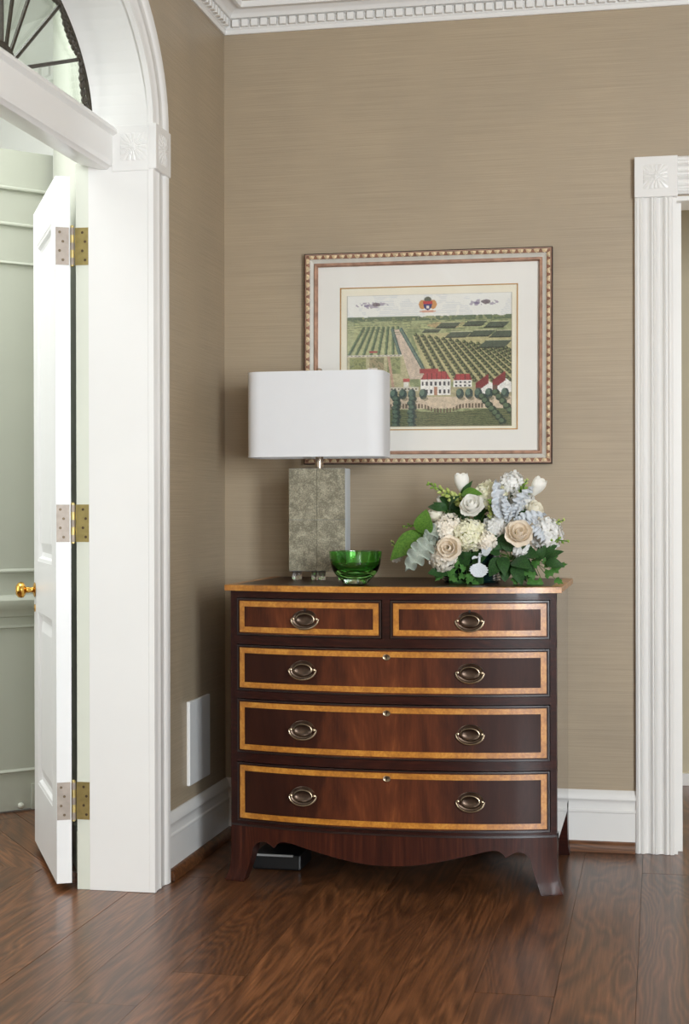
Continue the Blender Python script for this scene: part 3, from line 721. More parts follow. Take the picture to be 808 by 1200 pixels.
# drawers
ell = [(k, 2*PI*k/36) for k in range(36)]
def oval(bm, cx, cz, y0, prof, a, b, caps=True):
    loft(bm, [[(cx+a*k*math.cos(t), y0-d, cz+b*kb*math.sin(t)) for _, t in ell] for k, kb, d in prof], True, caps)
HP = [(1.0, 1.0, -0.004), (1.0, 1.0, 0.0022), (0.95, 0.94, 0.0038), (0.90, 0.88, 0.0028), (0.80, 0.76, 0.0022), (0.745, 0.685, 0.0040), (0.715, 0.640, 0.0070), (0.675, 0.590, 0.0078), (0.63, 0.54, 0.0062), (0.5, 0.42, 0.0036), (0.25, 0.2, 0.0024), (0.03, 0.03, 0.0022)]
def handle(dr, hx, hz, key=False):
    y0 = yf(hx)-0.0045
    bm = B(); oval(bm, hx, hz, y0, HP, 0.0405, 0.0285); tag(put('back_plate', bm, M['brassdark'], dr, smooth=True), 'oval stamped brass back plate')
    bm = B(); tube(bm, [(hx+0.0425*math.cos(t), y0-0.0085-0.003*math.sin(-t), hz+0.0010+0.0305*math.sin(t)) for t in [PI+PI*i/20 for i in range(21)]], 0.0025, 8)
    put('bail', bm, M['brass'], dr, smooth=True)
    bm = B(); oval(bm, hx, hz, y0, [(0.745, 0.685, 0.004), (0.72, 0.65, 0.0078), (0.68, 0.60, 0.0084), (0.65, 0.56, 0.0060)], 0.0405, 0.0285, False); put('inner_rim', bm, M['brass'], dr, smooth=True)
    for sg in (-1, 1):
        bm = B(); lathe(bm, [(0.0035, 0), (0.0035, 0.008), (0.0046, 0.009), (0.0046, 0.012), (0.002, 0.0135)], (hx+sg*0.0365, y0-0.001, hz+0.001), 10, 'Y'); put('post', bm, M['brass'], dr, smooth=True)
    if key:
        bm = B(); oval(bm, hx, hz+0.0285, y0-0.0022, [(1, 1, 0), (1, 1, 0.003)], 0.0022, 0.0052); oval(bm, hx, hz+0.031, y0-0.0022, [(1, 1, 0), (1, 1, 0.0031)], 0.0032, 0.0032); put('keyhole', bm, M['black'], dr)
def band(bm, x0, x1, z0, z1, w, o0, o1):
    cslab(bm, x0, x1, z1-w, z1, o0, o1); cslab(bm, x0, x1, z0, z0+w, o0, o1)
    cslab(bm, x0, x0+w, z0+w, z1-w, o0, o1, 2); cslab(bm, x1-w, x1, z0+w, z1-w, o0, o1, 2)
def drawer(x0, x1, z0, z1, handles, esc, key=False):
    cx, cz = (x0+x1)/2, (z0+z1)/2
    bm = B(); cslab(bm, x0+0.0032, x1-0.0032, z0+0.0032, z1-0.0032, -0.024, 0.0030)
    dr = put('drawer', bm, M['flame'], chest, smooth=True, origin=(cx, yf(cx), cz))
    bm = B(); band(bm, x0+0.001, x1-0.001, z0+0.001, z1-0.001, 0.0042, -0.02, 0.0062); put('cock_bead', bm, M['cock'], dr)
    bm = B(); band(bm, x0+0.0095, x1-0.0095, z0+0.0095, z1-0.0095, 0.0168, 0.0, 0.0040); tag(put('inlay_band', bm, M['satin'], dr), 'golden satinwood crossbanding')
    for hx, hz in handles: handle(dr, hx, hz, key)
    if esc:
        ex, ez = XM+0.003, z1-0.0265
        bm = B(); oval(bm, ex, ez, yf(ex)-0.004, [(1, 1, -0.002), (1, 1, 0.0018), (0.9, 0.9, 0.0026), (0.75, 0.75, 0.0016), (0.02, 0.02, 0.0016)], 0.0115, 0.0090)
        put('keyhole_escutcheon', bm, M['brass'], dr, smooth=True)
        bm = B(); oval(bm, ex, ez+0.0015, yf(ex)-0.0056, [(1, 1, 0), (1, 1, 0.0012)], 0.0024, 0.0026); oval(bm, ex, ez-0.0020, yf(ex)-0.0056, [(1, 1, 0), (1, 1, 0.0012)], 0.0014, 0.0042); put('keyhole', bm, M['black'], dr)
drawer(-1.2915, -0.8205, 0.7655, 0.8810, [(-1.060, 0.8200)], False, True)
drawer(-0.7945, -0.3225, 0.7655, 0.8810, [(-0.5555, 0.8200)], False, True)
HX = (-1.068, -0.555)
drawer(-1.2915, -0.3225, 0.5935, 0.7360, [(x, 0.6655) for x in HX], True)
drawer(-1.2915, -0.3225, 0.4005, 0.5675, [(x, 0.4825) for x in HX], True)
drawer(-1.2915, -0.3225, 0.1875, 0.3705, [(x, 0.2815) for x in HX], True)

# low black box under the chest
bm = B(); box(bm, -1.285, -1.125, 4.80, 4.96, 0.0005, 0.050, 0.006, 2)
bx_ = tag(put('storage_box', bm, M['blackgloss']), 'low black box lying on the floor under the left end of the chest', 'box')
bm = B(); box(bm, -1.283, -1.150, 4.796, 4.803, 0.044, 0.051, 0.0015); tag(put('rim', bm, M['greyrim'], bx_), 'pale shiny rim')

# ------------------------------------------------------------------ framed engraving
PCX, PCZ, PW2, PH2 = -0.7845, 1.6785, 0.4298, 0.3665
pic = thing('framed_picture', (PCX, W, PCZ), 'large framed coloured estate engraving in ivory mat hanging above the lamp', 'picture')
pic.rotation_euler = (0, 0.0045, 0)
FW = 0.0445
def rail_loft(bm, prof, side):
    """prof: (inset from outer edge, height off the wall); mitred along one side of the frame"""
    ra, rb = [], []
    for w, h in prof:
        x, z = PW2-w, PH2-w
        c = {'top_rail': ((-x, z), (x, z)), 'bottom_rail': ((x, -z), (-x, -z)), 'left_rail': ((-x, -z), (-x, z)), 'right_rail': ((x, z), (x, -z))}[side]
        ra.append((c[0][0], -h, c[0][1])); rb.append((c[1][0], -h, c[1][1]))
    loft(bm, [ra, rb])
for side in ('top_rail', 'bottom_rail', 'left_rail', 'right_rail'):
    bm = B(); rail_loft(bm, [(0.0, 0.0015), (0.0, 0.027), (0.002, 0.030), (0.012, 0.0295), (0.018, 0.026), (0.026, 0.022), (0.032, 0.022), (FW, 0.018), (FW, 0.0015)], side)
    r_ = put(side, bm, M['framegrey'], pic, local=True, smooth=True)
    bm = B(); rail_loft(bm, [(-0.001, 0.0015), (-0.001, 0.0285), (0.0022, 0.031), (0.0025, 0.0015)], side); put('outer_edge', bm, M['framedark'], r_, local=True)
    bm = B(); rail_loft(bm, [(0.0022, 0.028), (0.003, 0.0325), (0.0052, 0.0325), (0.006, 0.028)], side); put('gilt_fillet', bm, M['framegilt'], r_, local=True)
    bm = B(); rail_loft(bm, [(0.0325, 0.020), (0.0335, 0.0265), (0.0365, 0.029), (0.041, 0.0285), (FW+0.0005, 0.023), (FW+0.0005, 0.0015)], side); put('inner_rim', bm, M['framegilt'], r_, local=True, smooth=True)
    bm = B(); rail_loft(bm, [(0.006, 0.0255), (0.006, 0.0302), (0.0125, 0.0300), (0.0185, 0.0285), (0.0190, 0.0200)], side); put('leaf_bed', bm, M['framebed'], r_, local=True)
    bm = B(); hor = side in ('top_rail', 'bottom_rail'); half = (PW2 if hor else PH2)-0.012; nb = int(2*half/0.0268)
    for i in range(nb):
        s = -half+2*half*(i+0.5)/nb; w = 0.0125
        q = {'top_rail': (s, PH2-w), 'bottom_rail': (s, -PH2+w), 'left_rail': (-PW2+w, s), 'right_rail': (PW2-w, s)}[side]
        inw = {'top_rail': (0, -1), 'bottom_rail': (0, 1), 'left_rail': (1, 0), 'right_rail': (-1, 0)}[side]; al = (abs(inw[1]), abs(inw[0]))
        m = Matrix(((al[0], 0, inw[0]), (0, -1, 0), (al[1], 0, inw[1])))
        P = lambda a_, b_, h: (q[0]+al[0]*a_+inw[0]*b_, -h, q[1]+al[1]*a_+inw[1]*b_)
        a1 = [bm.verts.new(P(*p)) for p in ((-0.0128, -0.0058, 0.0290), (0.0128, -0.0058, 0.0290), (0.0080, 0.0040, 0.0285), (0, 0.0070, 0.0275), (-0.0080, 0.0040, 0.0285))]
        c_ = bm.verts.new(P(0, 0.0005, 0.0352)); c2 = bm.verts.new(P(0, -0.0058, 0.0330))
        for f_ in ((a1[0], c2, c_), (c2, a1[1], c_), (a1[1], a1[2], c_), (a1[2], a1[3], c_), (a1[3], a1[4], c_), (a1[4], a1[0], c_)): bm.faces.new(f_)
    put('leaf_course', bm, M['framebead'], r_, local=True)['kind'] = 'stuff'
def flatrect(bm, x0, x1, z0, z1, h0, h1): box(bm, x0, x1, -h1, -h0, z0, z1)
IW, IH = PW2-FW, PH2-FW
bm = B(); flatrect(bm, -IW-0.004, IW+0.004, -IH-0.004, IH+0.004, 0.002, 0.006); put('backing_board', bm, M['paper'], pic, local=True)
ax0, ax1, az0, az1 = -0.3035, 0.3095, -0.2465, 0.2445
bm = B()
for q in ((-IW, IW, az1, IH), (-IW, IW, -IH, az0), (-IW, ax0, az0, az1), (ax1, IW, az0, az1)): flatrect(bm, *q, 0.006, 0.0105)
put('mat', bm, M['mat'], pic, local=True)
bm = B(); g = 0.0036
for q in ((ax0-g, ax1+g, az1, az1+g), (ax0-g, ax1+g, az0-g, az0), (ax0-g, ax0, az0, az1), (ax1, ax1+g, az0, az1)): flatrect(bm, *q, 0.0062, 0.0112)
tag(put('gilt_slip', bm, M['matgold'], pic, local=True), 'thin gilt line around the print')
bm = B(); flatrect(bm, -IW+0.001, IW-0.001, -IH+0.001, IH-0.001, 0.0140, 0.0155); put('glass_pane', bm, M['picglass'], pic, local=True)

def engraving(nx, ny):
    """bird's-eye view of an estate, drawn as colour per point: rows v down, columns u across"""
    rng = np.random.default_rng(3)
    u, v = np.meshgrid(np.linspace(0, 1, nx), np.linspace(0, 1, ny)); im = np.zeros((ny, nx, 3))
    c = lambda r, g, b: np.array(S(r, g, b)[:3])
    def fill(mask, col, a=1.0): im[mask] = im[mask]*(1-a)+np.array(col)*a
    def smooth(k):
        z = rng.random((k, max(2, int(k*nx/ny)))); yi = v*(k-1.001); xi = u*(z.shape[1]-1.001); y0 = yi.astype(int); x0 = xi.astype(int); fy = yi-y0; fx = xi-x0
        return z[y0, x0]*(1-fy)*(1-fx)+z[y0+1, x0]*fy*(1-fx)+z[y0, x0+1]*(1-fy)*fx+z[y0+1, x0+1]*fy*fx
    n1, n2, n3 = smooth(9), smooth(30), smooth(70)
    fill(v >= 0, c(222, 222, 216)); fill((v < 0.165) & (n1*0.6+n2*0.4 > 0.52) & (np.sin(v*420+n1*9) > -0.2), c(192, 196, 200), 0.5)
    for cu, cv in ((0.155, 0.075), (0.82, 0.072)):
        fill((((u-cu)/0.10)**2+((v-cv)/0.024)**2 < 1) & (n3 > 0.5), c(150, 140, 156), 0.85); fill((((u-cu-0.025)/0.026)**2+((v-cv+0.004)/0.016)**2+(n3-0.5) < 0.9), c(84, 66, 76), 0.85); fill((((u-cu+0.03)/0.02)**2+((v-cv-0.003)/0.010)**2+(n3-0.5) < 0.8), c(110, 98, 130), 0.85)
    base = v > 0.168+0.012*(n2-0.5); fill(base, c(158, 166, 112))
    fill(base & (n2 > 0.55), c(128, 144, 92), 0.8); fill((v > 0.165) & (v < 0.20) & (n3 > 0.35), c(92, 112, 82))
    fill(((u-0.62)/0.13)**2+((v-0.235)/0.022)**2 < 1, c(190, 160, 104), 0.9); fill((v > 0.21) & (v < 0.26) & (n2 > 0.6), c(196, 200, 130), 0.7)
    def blobs(us, vs_, ru, rv, dark=(58, 76, 54), lite=(124, 140, 84)):
        for a_, b_ in zip(us, vs_):
            q = ((u-a_)/ru)**2+((v-b_)/rv)**2; fill(q < 1, c(*dark)); fill((((u-a_+ru*0.3)/(ru*0.6))**2+((v-b_+rv*0.3)/(rv*0.6))**2 < 1), c(*lite))
            fill((((u-a_-ru*0.5)/(ru*0.8))**2+((v-b_-rv*0.9)/(rv*0.35))**2 < 1), c(96, 94, 64), 0.6)
    # orchard at upper left: rows converging to the horizon
    fill((u < 0.34) & (v > 0.23) & (v < 0.455) & (u < 0.30+0.25*(v-0.23)), c(176, 180, 120))
    for k in range(8):
        t = np.linspace(0, 1, 26); blobs(0.015+0.045*k+(0.10-0.017*k)*(1-t)*0.9, 0.245+0.20*t, 0.006+0.005*t.mean(), 0.010, (66, 92, 66), (110, 134, 88))
    # avenue
    fill((v > 0.26) & (v < 0.64) & (np.abs(u-(0.305+0.35*(v-0.26))) < 0.018+0.085*(v-0.26)), c(206, 184, 160))
    for sg in (-1, 1):
        t = np.linspace(0, 1, 34); vv = 0.265+0.33*t; blobs(0.305+0.35*(vv-0.26)+sg*(0.026+0.105*(vv-0.26)), vv, 0.010, 0.017, (54, 84, 84), (98, 126, 112))
    # gardens on the left
    fill((v > 0.17) & (v < 0.30) & (np.sin(v*330+n2*5) > 0.45) & (n2 > 0.42), c(104, 120, 82), 0.7)
    gmask = (v > 0.455) & (v < 0.72) & (u < 0.345+0.2*(v-0.455)); fill(gmask, c(186, 178, 128))
    for x0, x1, y0, y1, cc in ((0.02, 0.12, 0.475, 0.56, (150, 156, 84)), (0.14, 0.23, 0.475, 0.57, (166, 150, 104)), (0.25, 0.33, 0.475, 0.60, (150, 160, 96)), (0.02, 0.12, 0.585, 0.70, (140, 150, 82)), (0.14, 0.22, 0.60, 0.70, (176, 164, 84))):
        fill((u > x0) & (u < x1) & (v > y0) & (v < y1), c(*cc)); fill((u > x0) & (u < x1) & (v > y0) & (v < y1) & (n3 > 0.6), c(96, 104, 62), 0.7)
    fill((np.abs(u-0.255-0.12*(v-0.45)) < 0.008) & gmask, c(192, 150, 122)); fill((np.abs(v-0.46) < 0.008) & (u < 0.34), c(214, 206, 186)); fill((np.abs(v-0.46) < 0.003) & (u < 0.34) & (np.sin(u*260) > 0), c(96, 82, 66))
    fill((u > 0.14) & (u < 0.19) & (v > 0.425) & (v < 0.438), c(176, 42, 46)); fill((u > 0.13) & (u < 0.19) & (v > 0.55) & (v < 0.60), c(222, 214, 196)); fill((u > 0.145) & (u < 0.155) & (v > 0.57) & (v < 0.60), c(60, 56, 52))
    # big orchard, diagonal rows
    om = (v > 0.295+0.06*np.abs(u-0.6)) & (v < 0.665) & (u > 0.40+0.30*(v-0.30)); fill(om, c(184, 176, 118))
    for k in range(15):
        t = np.linspace(0, 1, 15); s0 = 0.42+0.042*k; v0 = 0.305+0.0085*k; uu = s0+0.21*t*(0.7+0.05*k); vv = v0+(0.655-v0)*t
        fill(om & (np.abs(u-np.interp(v, vv, uu)-0.010) < 0.009) & (v > v0), c(78, 88, 54), 0.85)
        ok = (uu < 1.01); blobs(uu[ok], vv[ok], 0.0115, 0.0130, (44, 56, 38), (112, 124, 74))
    # hedged dark fields at upper right
    for pu, pv, w, h in ((0.50, 0.262, 0.10, 0.03), (0.60, 0.215, 0.12, 0.045), (0.76, 0.205, 0.12, 0.045), (0.89, 0.215, 0.12, 0.05), (0.66, 0.285, 0.13, 0.05), (0.80, 0.275, 0.13, 0.055), (0.93, 0.28, 0.13, 0.06), (0.88, 0.355, 0.16, 0.06)):
        q = (np.abs(v-pv-h/2) < h/2) & (np.abs(u-pu+0.9*(v-pv-h/2)-0.02) < w/2); fill(q, c(92, 106, 86)); fill(q & (np.sin(u*300+v*500) > 0), c(62, 76, 60)); fill(q & (v > pv+h-0.010), c(48, 58, 46)); fill(q & (v < pv+0.006), c(184, 184, 140))
    # forecourt, road, lower field
    fill((v > 0.70) & (v < 0.80) & (u > 0.26), c(176, 166, 120)); fill((v > 0.775) & (v < 0.865), c(212, 190, 158)); fill((v > 0.70) & (v < 0.73) & (u < 0.44), c(206, 200, 178)); fill((np.abs(v-0.715) < 0.008) & (u < 0.44) & (np.sin(u*300) > 0.1), c(92, 84, 72))
    low = v > 0.865-0.03*np.exp(-((u-0.58)/0.2)**2)*-1; fill(low, c(108, 116, 70)); fill(low & (np.sin(v*420+n2*6) > 0.2), c(70, 82, 52), 0.8)
    fence = 0.845+0.035*np.exp(-((u-0.585)/0.09)**4); fill((np.abs(v-fence) < 0.016) & (u > 0.26) & (u < 0.83) & (np.sin(u*330) > -0.3), c(104, 88, 66))
    def house(x0, x1, y0, y1, yr, slope, wins, rows, roof=(176, 34, 44)):
        fill((u > x0) & (u < x1) & (v > y0) & (v < y1), c(234, 232, 224)); fr = (v-yr)/(y0-yr)
        fill((v > yr) & (v <= y0) & (u > x0+slope*(1-fr)) & (u < x1-slope*(1-fr)), c(*roof)); fill((v > yr) & (v <= y0) & (u > x0+slope*(1-fr)) & (u < x1-slope*(1-fr)) & (np.sin(u*220) > 0.8), c(122, 24, 34))
        for r_ in range(rows):
            for k in range(wins):
                cu = x0+(x1-x0)*(k+0.5)/wins; cv = y0+(y1-y0)*(r_+0.5)/rows; fill((np.abs(u-cu) < (x1-x0)/wins*0.24) & (np.abs(v-cv) < (y1-y0)/rows*0.24), c(62, 62, 70))
    house(0.452, 0.635, 0.645, 0.765, 0.585, 0.030, 7, 2); fill((u > 0.445) & (u < 0.56) & (v > 0.565) & (v < 0.60), c(168, 34, 44)); fill((u > 0.535) & (u < 0.555) & (v > 0.70) & (v < 0.765), c(176, 120, 86))
    house(0.652, 0.762, 0.655, 0.705, 0.608, 0.012, 4, 2)
    for x0, y0 in ((0.815, 0.61), (0.915, 0.59)):
        fill((u > x0) & (u < x0+0.085) & (v > y0+0.05+np.abs(u-x0-0.045)*0.9) & (v < y0+0.155), c(236, 234, 226)); fill((np.abs(v-(y0+0.045)-(0.03-(u-x0)*0.9)) < 0.036) & (u > x0-0.03) & (u < x0+0.045), c(138, 36, 42))
        fill((u > x0-0.03) & (u < x0) & (v > y0+0.10) & (v < y0+0.155), c(112, 78, 66))
    fill((u > 0.345) & (u < 0.385) & (v > 0.635) & (v < 0.66), c(190, 60, 56)); fill((u > 0.35) & (u < 0.38) & (v > 0.66) & (v < 0.70), c(226, 222, 208))
    blobs([0.29, 0.345, 0.40, 0.468, 0.69, 0.745, 0.80, 0.865, 0.96], [0.755]*9, 0.024, 0.040, (44, 72, 70), (92, 122, 104))
    for k in range(7):
        blobs([0.305+0.004*math.sin(k*2), 0.40+0.004*math.cos(k*3), 0.02, 0.10], [0.79+0.034*k]*4, 0.026, 0.024, (40, 64, 56), (84, 112, 90)); blobs([0.825+0.020*k, 0.905+0.022*k], [0.78+0.031*k, 0.75+0.034*k], 0.024, 0.026, (42, 66, 52), (90, 116, 82))
    # coat of arms in the sky
    for du, dv_, ru, rv, cc in ((-0.032, 0, 0.022, 0.034, (188, 134, 78)), (0.032, 0, 0.022, 0.034, (188, 134, 78)), (0, -0.038, 0.022, 0.020, (86, 90, 78)), (0, 0.052, 0.05, 0.009, (196, 150, 130))):
        fill(((u-0.495-du)/ru)**2+((v-0.078-dv_)/rv)**2 < 1, c(*cc))
    sh = (np.abs(u-0.495) < 0.027*np.sqrt(np.clip(1-np.clip((v-0.07)/0.05, 0, 1)**2, 0, 1))) & (v > 0.052) & (v < 0.12); fill(sh, c(176, 48, 52)); fill(sh & (v > 0.075), c(44, 44, 104)); fill(sh & (np.abs(u-0.495) < 0.007) & (np.abs(v-0.098) < 0.009), c(214, 206, 196))
    n4 = rng.random((ny, nx)); land = (v > 0.17)
    g_ = im.mean(-1, keepdims=True); im = np.where(land[..., None], g_*0.22+im*0.78, im)
    hatch = 0.90+0.10*np.sin(v*900+u*260+n2*5); im *= np.where(land, (0.62+0.36*n3+0.34*n4)*hatch, 0.97+0.05*n4)[..., None]; im = np.clip(im*1.12+0.015, 0, 1)
    e = (u < 0.006) | (u > 0.994) | (v > 0.992) | (v < 0.004); fill(e, c(150, 142, 120), 0.6); return im
NX, NY = 300, 236
img = engraving(NX, NY)
gx0, gx1, gz0, gz1 = -0.283, 0.2925, -0.2375, 0.2195
xs = np.linspace(gx0, gx1, NX); zs = np.linspace(gz1, gz0, NY)
co_ = np.zeros((NY, NX, 3)); co_[..., 0] = xs[None, :]; co_[..., 1] = -0.0075; co_[..., 2] = zs[:, None]
idx = np.arange(NX*NY).reshape(NY, NX)
quads = np.stack([idx[:-1, :-1], idx[1:, :-1], idx[1:, 1:], idx[:-1, 1:]], -1).reshape(-1, 4)
me = bpy.data.meshes.new('print'); me.vertices.add(NX*NY); me.vertices.foreach_set('co', co_.reshape(-1))
me.loops.add(quads.size); me.loops.foreach_set('vertex_index', quads.reshape(-1).astype(np.int32)); me.polygons.add(len(quads))
me.polygons.foreach_set('loop_start', np.arange(0, quads.size, 4, dtype=np.int32)); me.update(calc_edges=True)
ca = me.color_attributes.new('ink', 'FLOAT_COLOR', 'POINT'); ca.data.foreach_set('color', np.concatenate([img, np.ones((NY, NX, 1))], -1).reshape(-1).astype(np.float32))
t = NT('hand_coloured_print'); t.setp(0.8); at_ = t.n('ShaderNodeAttribute', attribute_name='ink'); t.l(at_.outputs['Color'], t.b.inputs['Base Color'])
me.materials.append(t.m); pr = bpy.data.objects.new('print', me); COL.objects.link(pr); pr.parent = pic; tag(pr, 'coloured bird\'s-eye print of orchards, red-roofed houses and a crest')
bm = B(); flatrect(bm, ax0+0.0005, ax1-0.0005, az0+0.0005, az1-0.0005, 0.0058, 0.0068); put('print_paper', bm, M['paper'], pic, local=True)

# ------------------------------------------------------------------ table lamp
TZ = 0.9217
LX, LY = -1.1075, 5.012
lamp = thing('table_lamp', (LX, LY, TZ), 'table lamp with white rectangular shade and grey green shagreen slab base', 'lamp')
bm = B(); box(bm, LX-0.0955, LX+0.0955, 4.974, 5.056, 0.9515, 1.291, 0.002); base = tag(put('base', bm, M['slabedge'], lamp), 'slab with pale frosted mirror edges')
for x0, x1 in ((-0.0950, -0.0004), (0.0004, 0.0950)):
    for z0, z1 in ((0.9525, 1.1215), (1.1221, 1.2905)):
        bm = B(); box(bm, LX+x0, LX+x1, 4.9705, 4.9745, z0, z1, 0.0006); put('panel', bm, M['shagreen'], base)
for fx, fy in ((-0.078, 4.992), (-0.012, 4.988), (0.012, 5.002), (-0.0, 5.038), (0.078, 4.992), (-0.078, 5.038), (0.078, 5.038)):
    bm = B(); lathe(bm, [(0.0100, 0), (0.0105, 0.002), (0.0105, 0.027), (0.0095, 0.0293)], (LX+fx, fy, TZ+0.0002), 18); put('foot', bm, M['acrylic'], lamp, smooth=True)
bm = B(); lathe(bm, [(0.013, 0), (0.0135, 0.002), (0.0135, 0.055), (0.010, 0.060), (0.010, 0.13)], (LX, LY, 1.291), 20); put('neck', bm, M['nickel'], lamp, smooth=True)
bm = B(); lathe(bm, [(0.012, 0), (0.016, 0.02), (0.026, 0.05), (0.024, 0.075), (0.004, 0.092)], (LX, LY, 1.42), 18); put('bulb', bm, M['shade'], lamp, smooth=True)
bm = B(); tube(bm, [(LX-0.012, LY, 1.40)]+[(LX-0.045*math.sin(PI*i/10), LY, 1.40+0.20*i/10) for i in range(1, 11)], 0.0022, 6)
tube(bm, [(LX+0.012, LY, 1.40)]+[(LX+0.045*math.sin(PI*i/10), LY, 1.40+0.20*i/10) for i in range(1, 11)], 0.0022, 6); put('harp', bm, M['nickel'], lamp, smooth=True)
def rrect(hx, hy, r, n=8):
    p = []
    for cx, cy, a0 in ((hx-r, hy-r, 0), (-hx+r, hy-r, PI/2), (-hx+r, -hy+r, PI), (hx-r, -hy+r, 1.5*PI)):
        for i in range(n+1): p.append((cx+r*math.cos(a0+PI/2*i/n), cy+r*math.sin(a0+PI/2*i/n)))
    return p
bm = B()
o1, i1 = rrect(0.2285, 0.105, 0.052), rrect(0.2265, 0.103, 0.050)
S0, S1 = 1.328, 1.607
R_ = [[bm.verts.new((LX+x, LY+y, z)) for x, y in ring] for ring, z in ((o1, S0), (o1, S1), (i1, S1), (i1, S0))]
for a_, b_ in ((0, 1), (1, 2), (2, 3), (3, 0)):
    n_ = len(o1)
    for i in range(n_): bm.faces.new((R_[a_][i], R_[a_][(i+1) % n_], R_[b_][(i+1) % n_], R_[b_][i]))
shade = put('shade', bm, M['shade'], lamp, smooth=True)
for z0, z1 in ((S0-0.0005, S0+0.006), (S1-0.006, S1+0.0005)):
    bm = B(); o2 = rrect(0.2293, 0.1058, 0.0525); loft(bm, [[(LX+x, LY+y, z) for x, y in o2] for z in (z0, z1)], True, False); put('hem', bm, M['shade'], shade, smooth=True)
bm = B(); tube(bm, [(LX-0.226, LY, S1-0.004), (LX, LY, S1-0.006), (LX+0.226, LY, S1-0.004)], 0.0018, 6); tube(bm, [(LX, LY-0.103, S1-0.004), (LX, LY+0.103, S1-0.004)], 0.0018, 6); put('spider', bm, M['nickel'], shade)
bm = B(); lathe(bm, [(0.004, 0), (0.004, 0.006), (0.0095, 0.009), (0.0105, 0.016), (0.008, 0.022), (0.003, 0.024)], (LX, LY, S1-0.006), 14); put('finial', bm, M['nickel'], lamp, smooth=True)

# ------------------------------------------------------------------ green glass bowl
BXc, BYc = -0.9335, 4.745
bowl = thing('glass_bowl', (BXc, BYc, TZ), 'small emerald green glass bowl at the front of the chest top', 'bowl')
bm = B()
lathe(bm, [(0.001, 0.0156), (0.030, 0.0156), (0.0480, 0.0156), (0.0600, 0.026), (0.0705, 0.041), (0.0775, 0.060), (0.0812, 0.081), (0.0830, 0.1030), (0.0818, 0.1036), (0.0795, 0.1025), (0.0780, 0.084), (0.0745, 0.065), (0.0670, 0.048), (0.0540, 0.037), (0.0300, 0.0315), (0.001, 0.0305)], (BXc, BYc, TZ), 48)
bw = put('bowl_body', bm, M['green_glass'], bowl, smooth=True)
bm = B(); lathe(bm, [(0.001, 0.0004), (0.034, 0.0004), (0.038, 0.002), (0.0465, 0.0130), (0.0475, 0.0150), (0.030, 0.0152), (0.001, 0.0152)], (BXc, BYc, TZ), 40); tag(put('foot', bm, M['clear_glass'], bowl, smooth=True), 'thick clear glass foot')
#@@PART3
# ------------------------------------------------------------------ flower arrangement in a dark vase
VC = Vector((-0.592, 4.930, TZ))
vase = thing('vase', VC, 'dark teal ribbed glass vase holding the white flowers, on the right of the chest', 'vase')
bm = B(); prof = [(0.001, 0.0005), (0.088, 0.0005)]
for i in range(13):
    z = 0.004+0.0085*i; prof += [(0.0905+0.0004*i, z), (0.0945+0.0004*i, z+0.003), (0.0905+0.0004*i, z+0.007)]
prof += [(0.096, 0.117), (0.090, 0.117), (0.088, 0.060), (0.001, 0.060)]
lathe(bm, prof, VC, 40); put('vase_body', bm, M['vase'], vase, smooth=True)
bm = B(); lathe(bm, [(0.001, 0.062), (0.0865, 0.062), (0.0865, 0.100), (0.05, 0.112), (0.001, 0.116)], VC, 24); put('flower_foam', bm, plain('dark_wet_foam', S(24, 44, 22), 0.9), vase, smooth=True)

FM = {}
def petalmat(name, c1, c2, axis_scale=30, tr=0.25):
    t = NT(name); t.setp(0.6, spec=0.3, sheen=0.1)
    n = t.noise(t.obj(), axis_scale, 3, 0.6); col = t.ramp(n, [(0.32, c1), (0.68, c2)]); t.l(col, t.b.inputs['Base Color'])
    trn = t.n('ShaderNodeBsdfTranslucent'); t.l(col, trn.inputs[0]); mx = t.n('ShaderNodeMixShader'); mx.inputs[0].default_value = tr
    t.l(t.b.outputs[0], mx.inputs[1]); t.l(trn.outputs[0], mx.inputs[2]); t.l(mx.outputs[0], t.out.inputs[0]); return t.m
FM['white'] = petalmat('white_petal', S(248, 247, 240), S(253, 252, 248))
FM['cream'] = petalmat('cream_petal', S(246, 240, 222), S(252, 249, 238))
FM['peach'] = petalmat('peach_cream_petal', S(250, 236, 216), S(253, 248, 238))
FM['hyd'] = petalmat('cream_green_floret', S(236, 234, 200), S(250, 247, 234), 40)
FM['hydw'] = petalmat('blush_cream_floret', S(244, 234, 218), S(252, 249, 241), 40)
FM['stock'] = petalmat('cool_white_floret', S(236, 236, 234), S(250, 250, 248), 40)
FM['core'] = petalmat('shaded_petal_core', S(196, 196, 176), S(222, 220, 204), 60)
FM['bud'] = petalmat('pale_green_bud', S(150, 172, 70), S(206, 214, 142), 60, 0.15)
FM['tip'] = petalmat('green_bud', S(104, 140, 48), S(150, 178, 84), 60, 0.1)
FM['leaf'] = petalmat('mid_green_leaf', S(64, 104, 34), S(104, 146, 54), 22, 0.2)
FM['dark'] = petalmat('dark_green_leaf', S(22, 50, 22), S(52, 94, 40), 22, 0.12)
FM['ivy'] = petalmat('ivy_leaf', S(36, 84, 30), S(92, 146, 66), 50, 0.2)
FM['dusty'] = petalmat('silver_grey_leaf', S(176, 184, 192), S(232, 236, 240), 60, 0.12)
FM['dustyg'] = petalmat('grey_green_felted_leaf', S(138, 148, 134), S(190, 198, 188), 60, 0.12)
FM['stem'] = plain('green_stem', S(78, 112, 48), 0.5, var=0.15)
FM['pale'] = plain('silver_stem', S(186, 196, 190), 0.7)

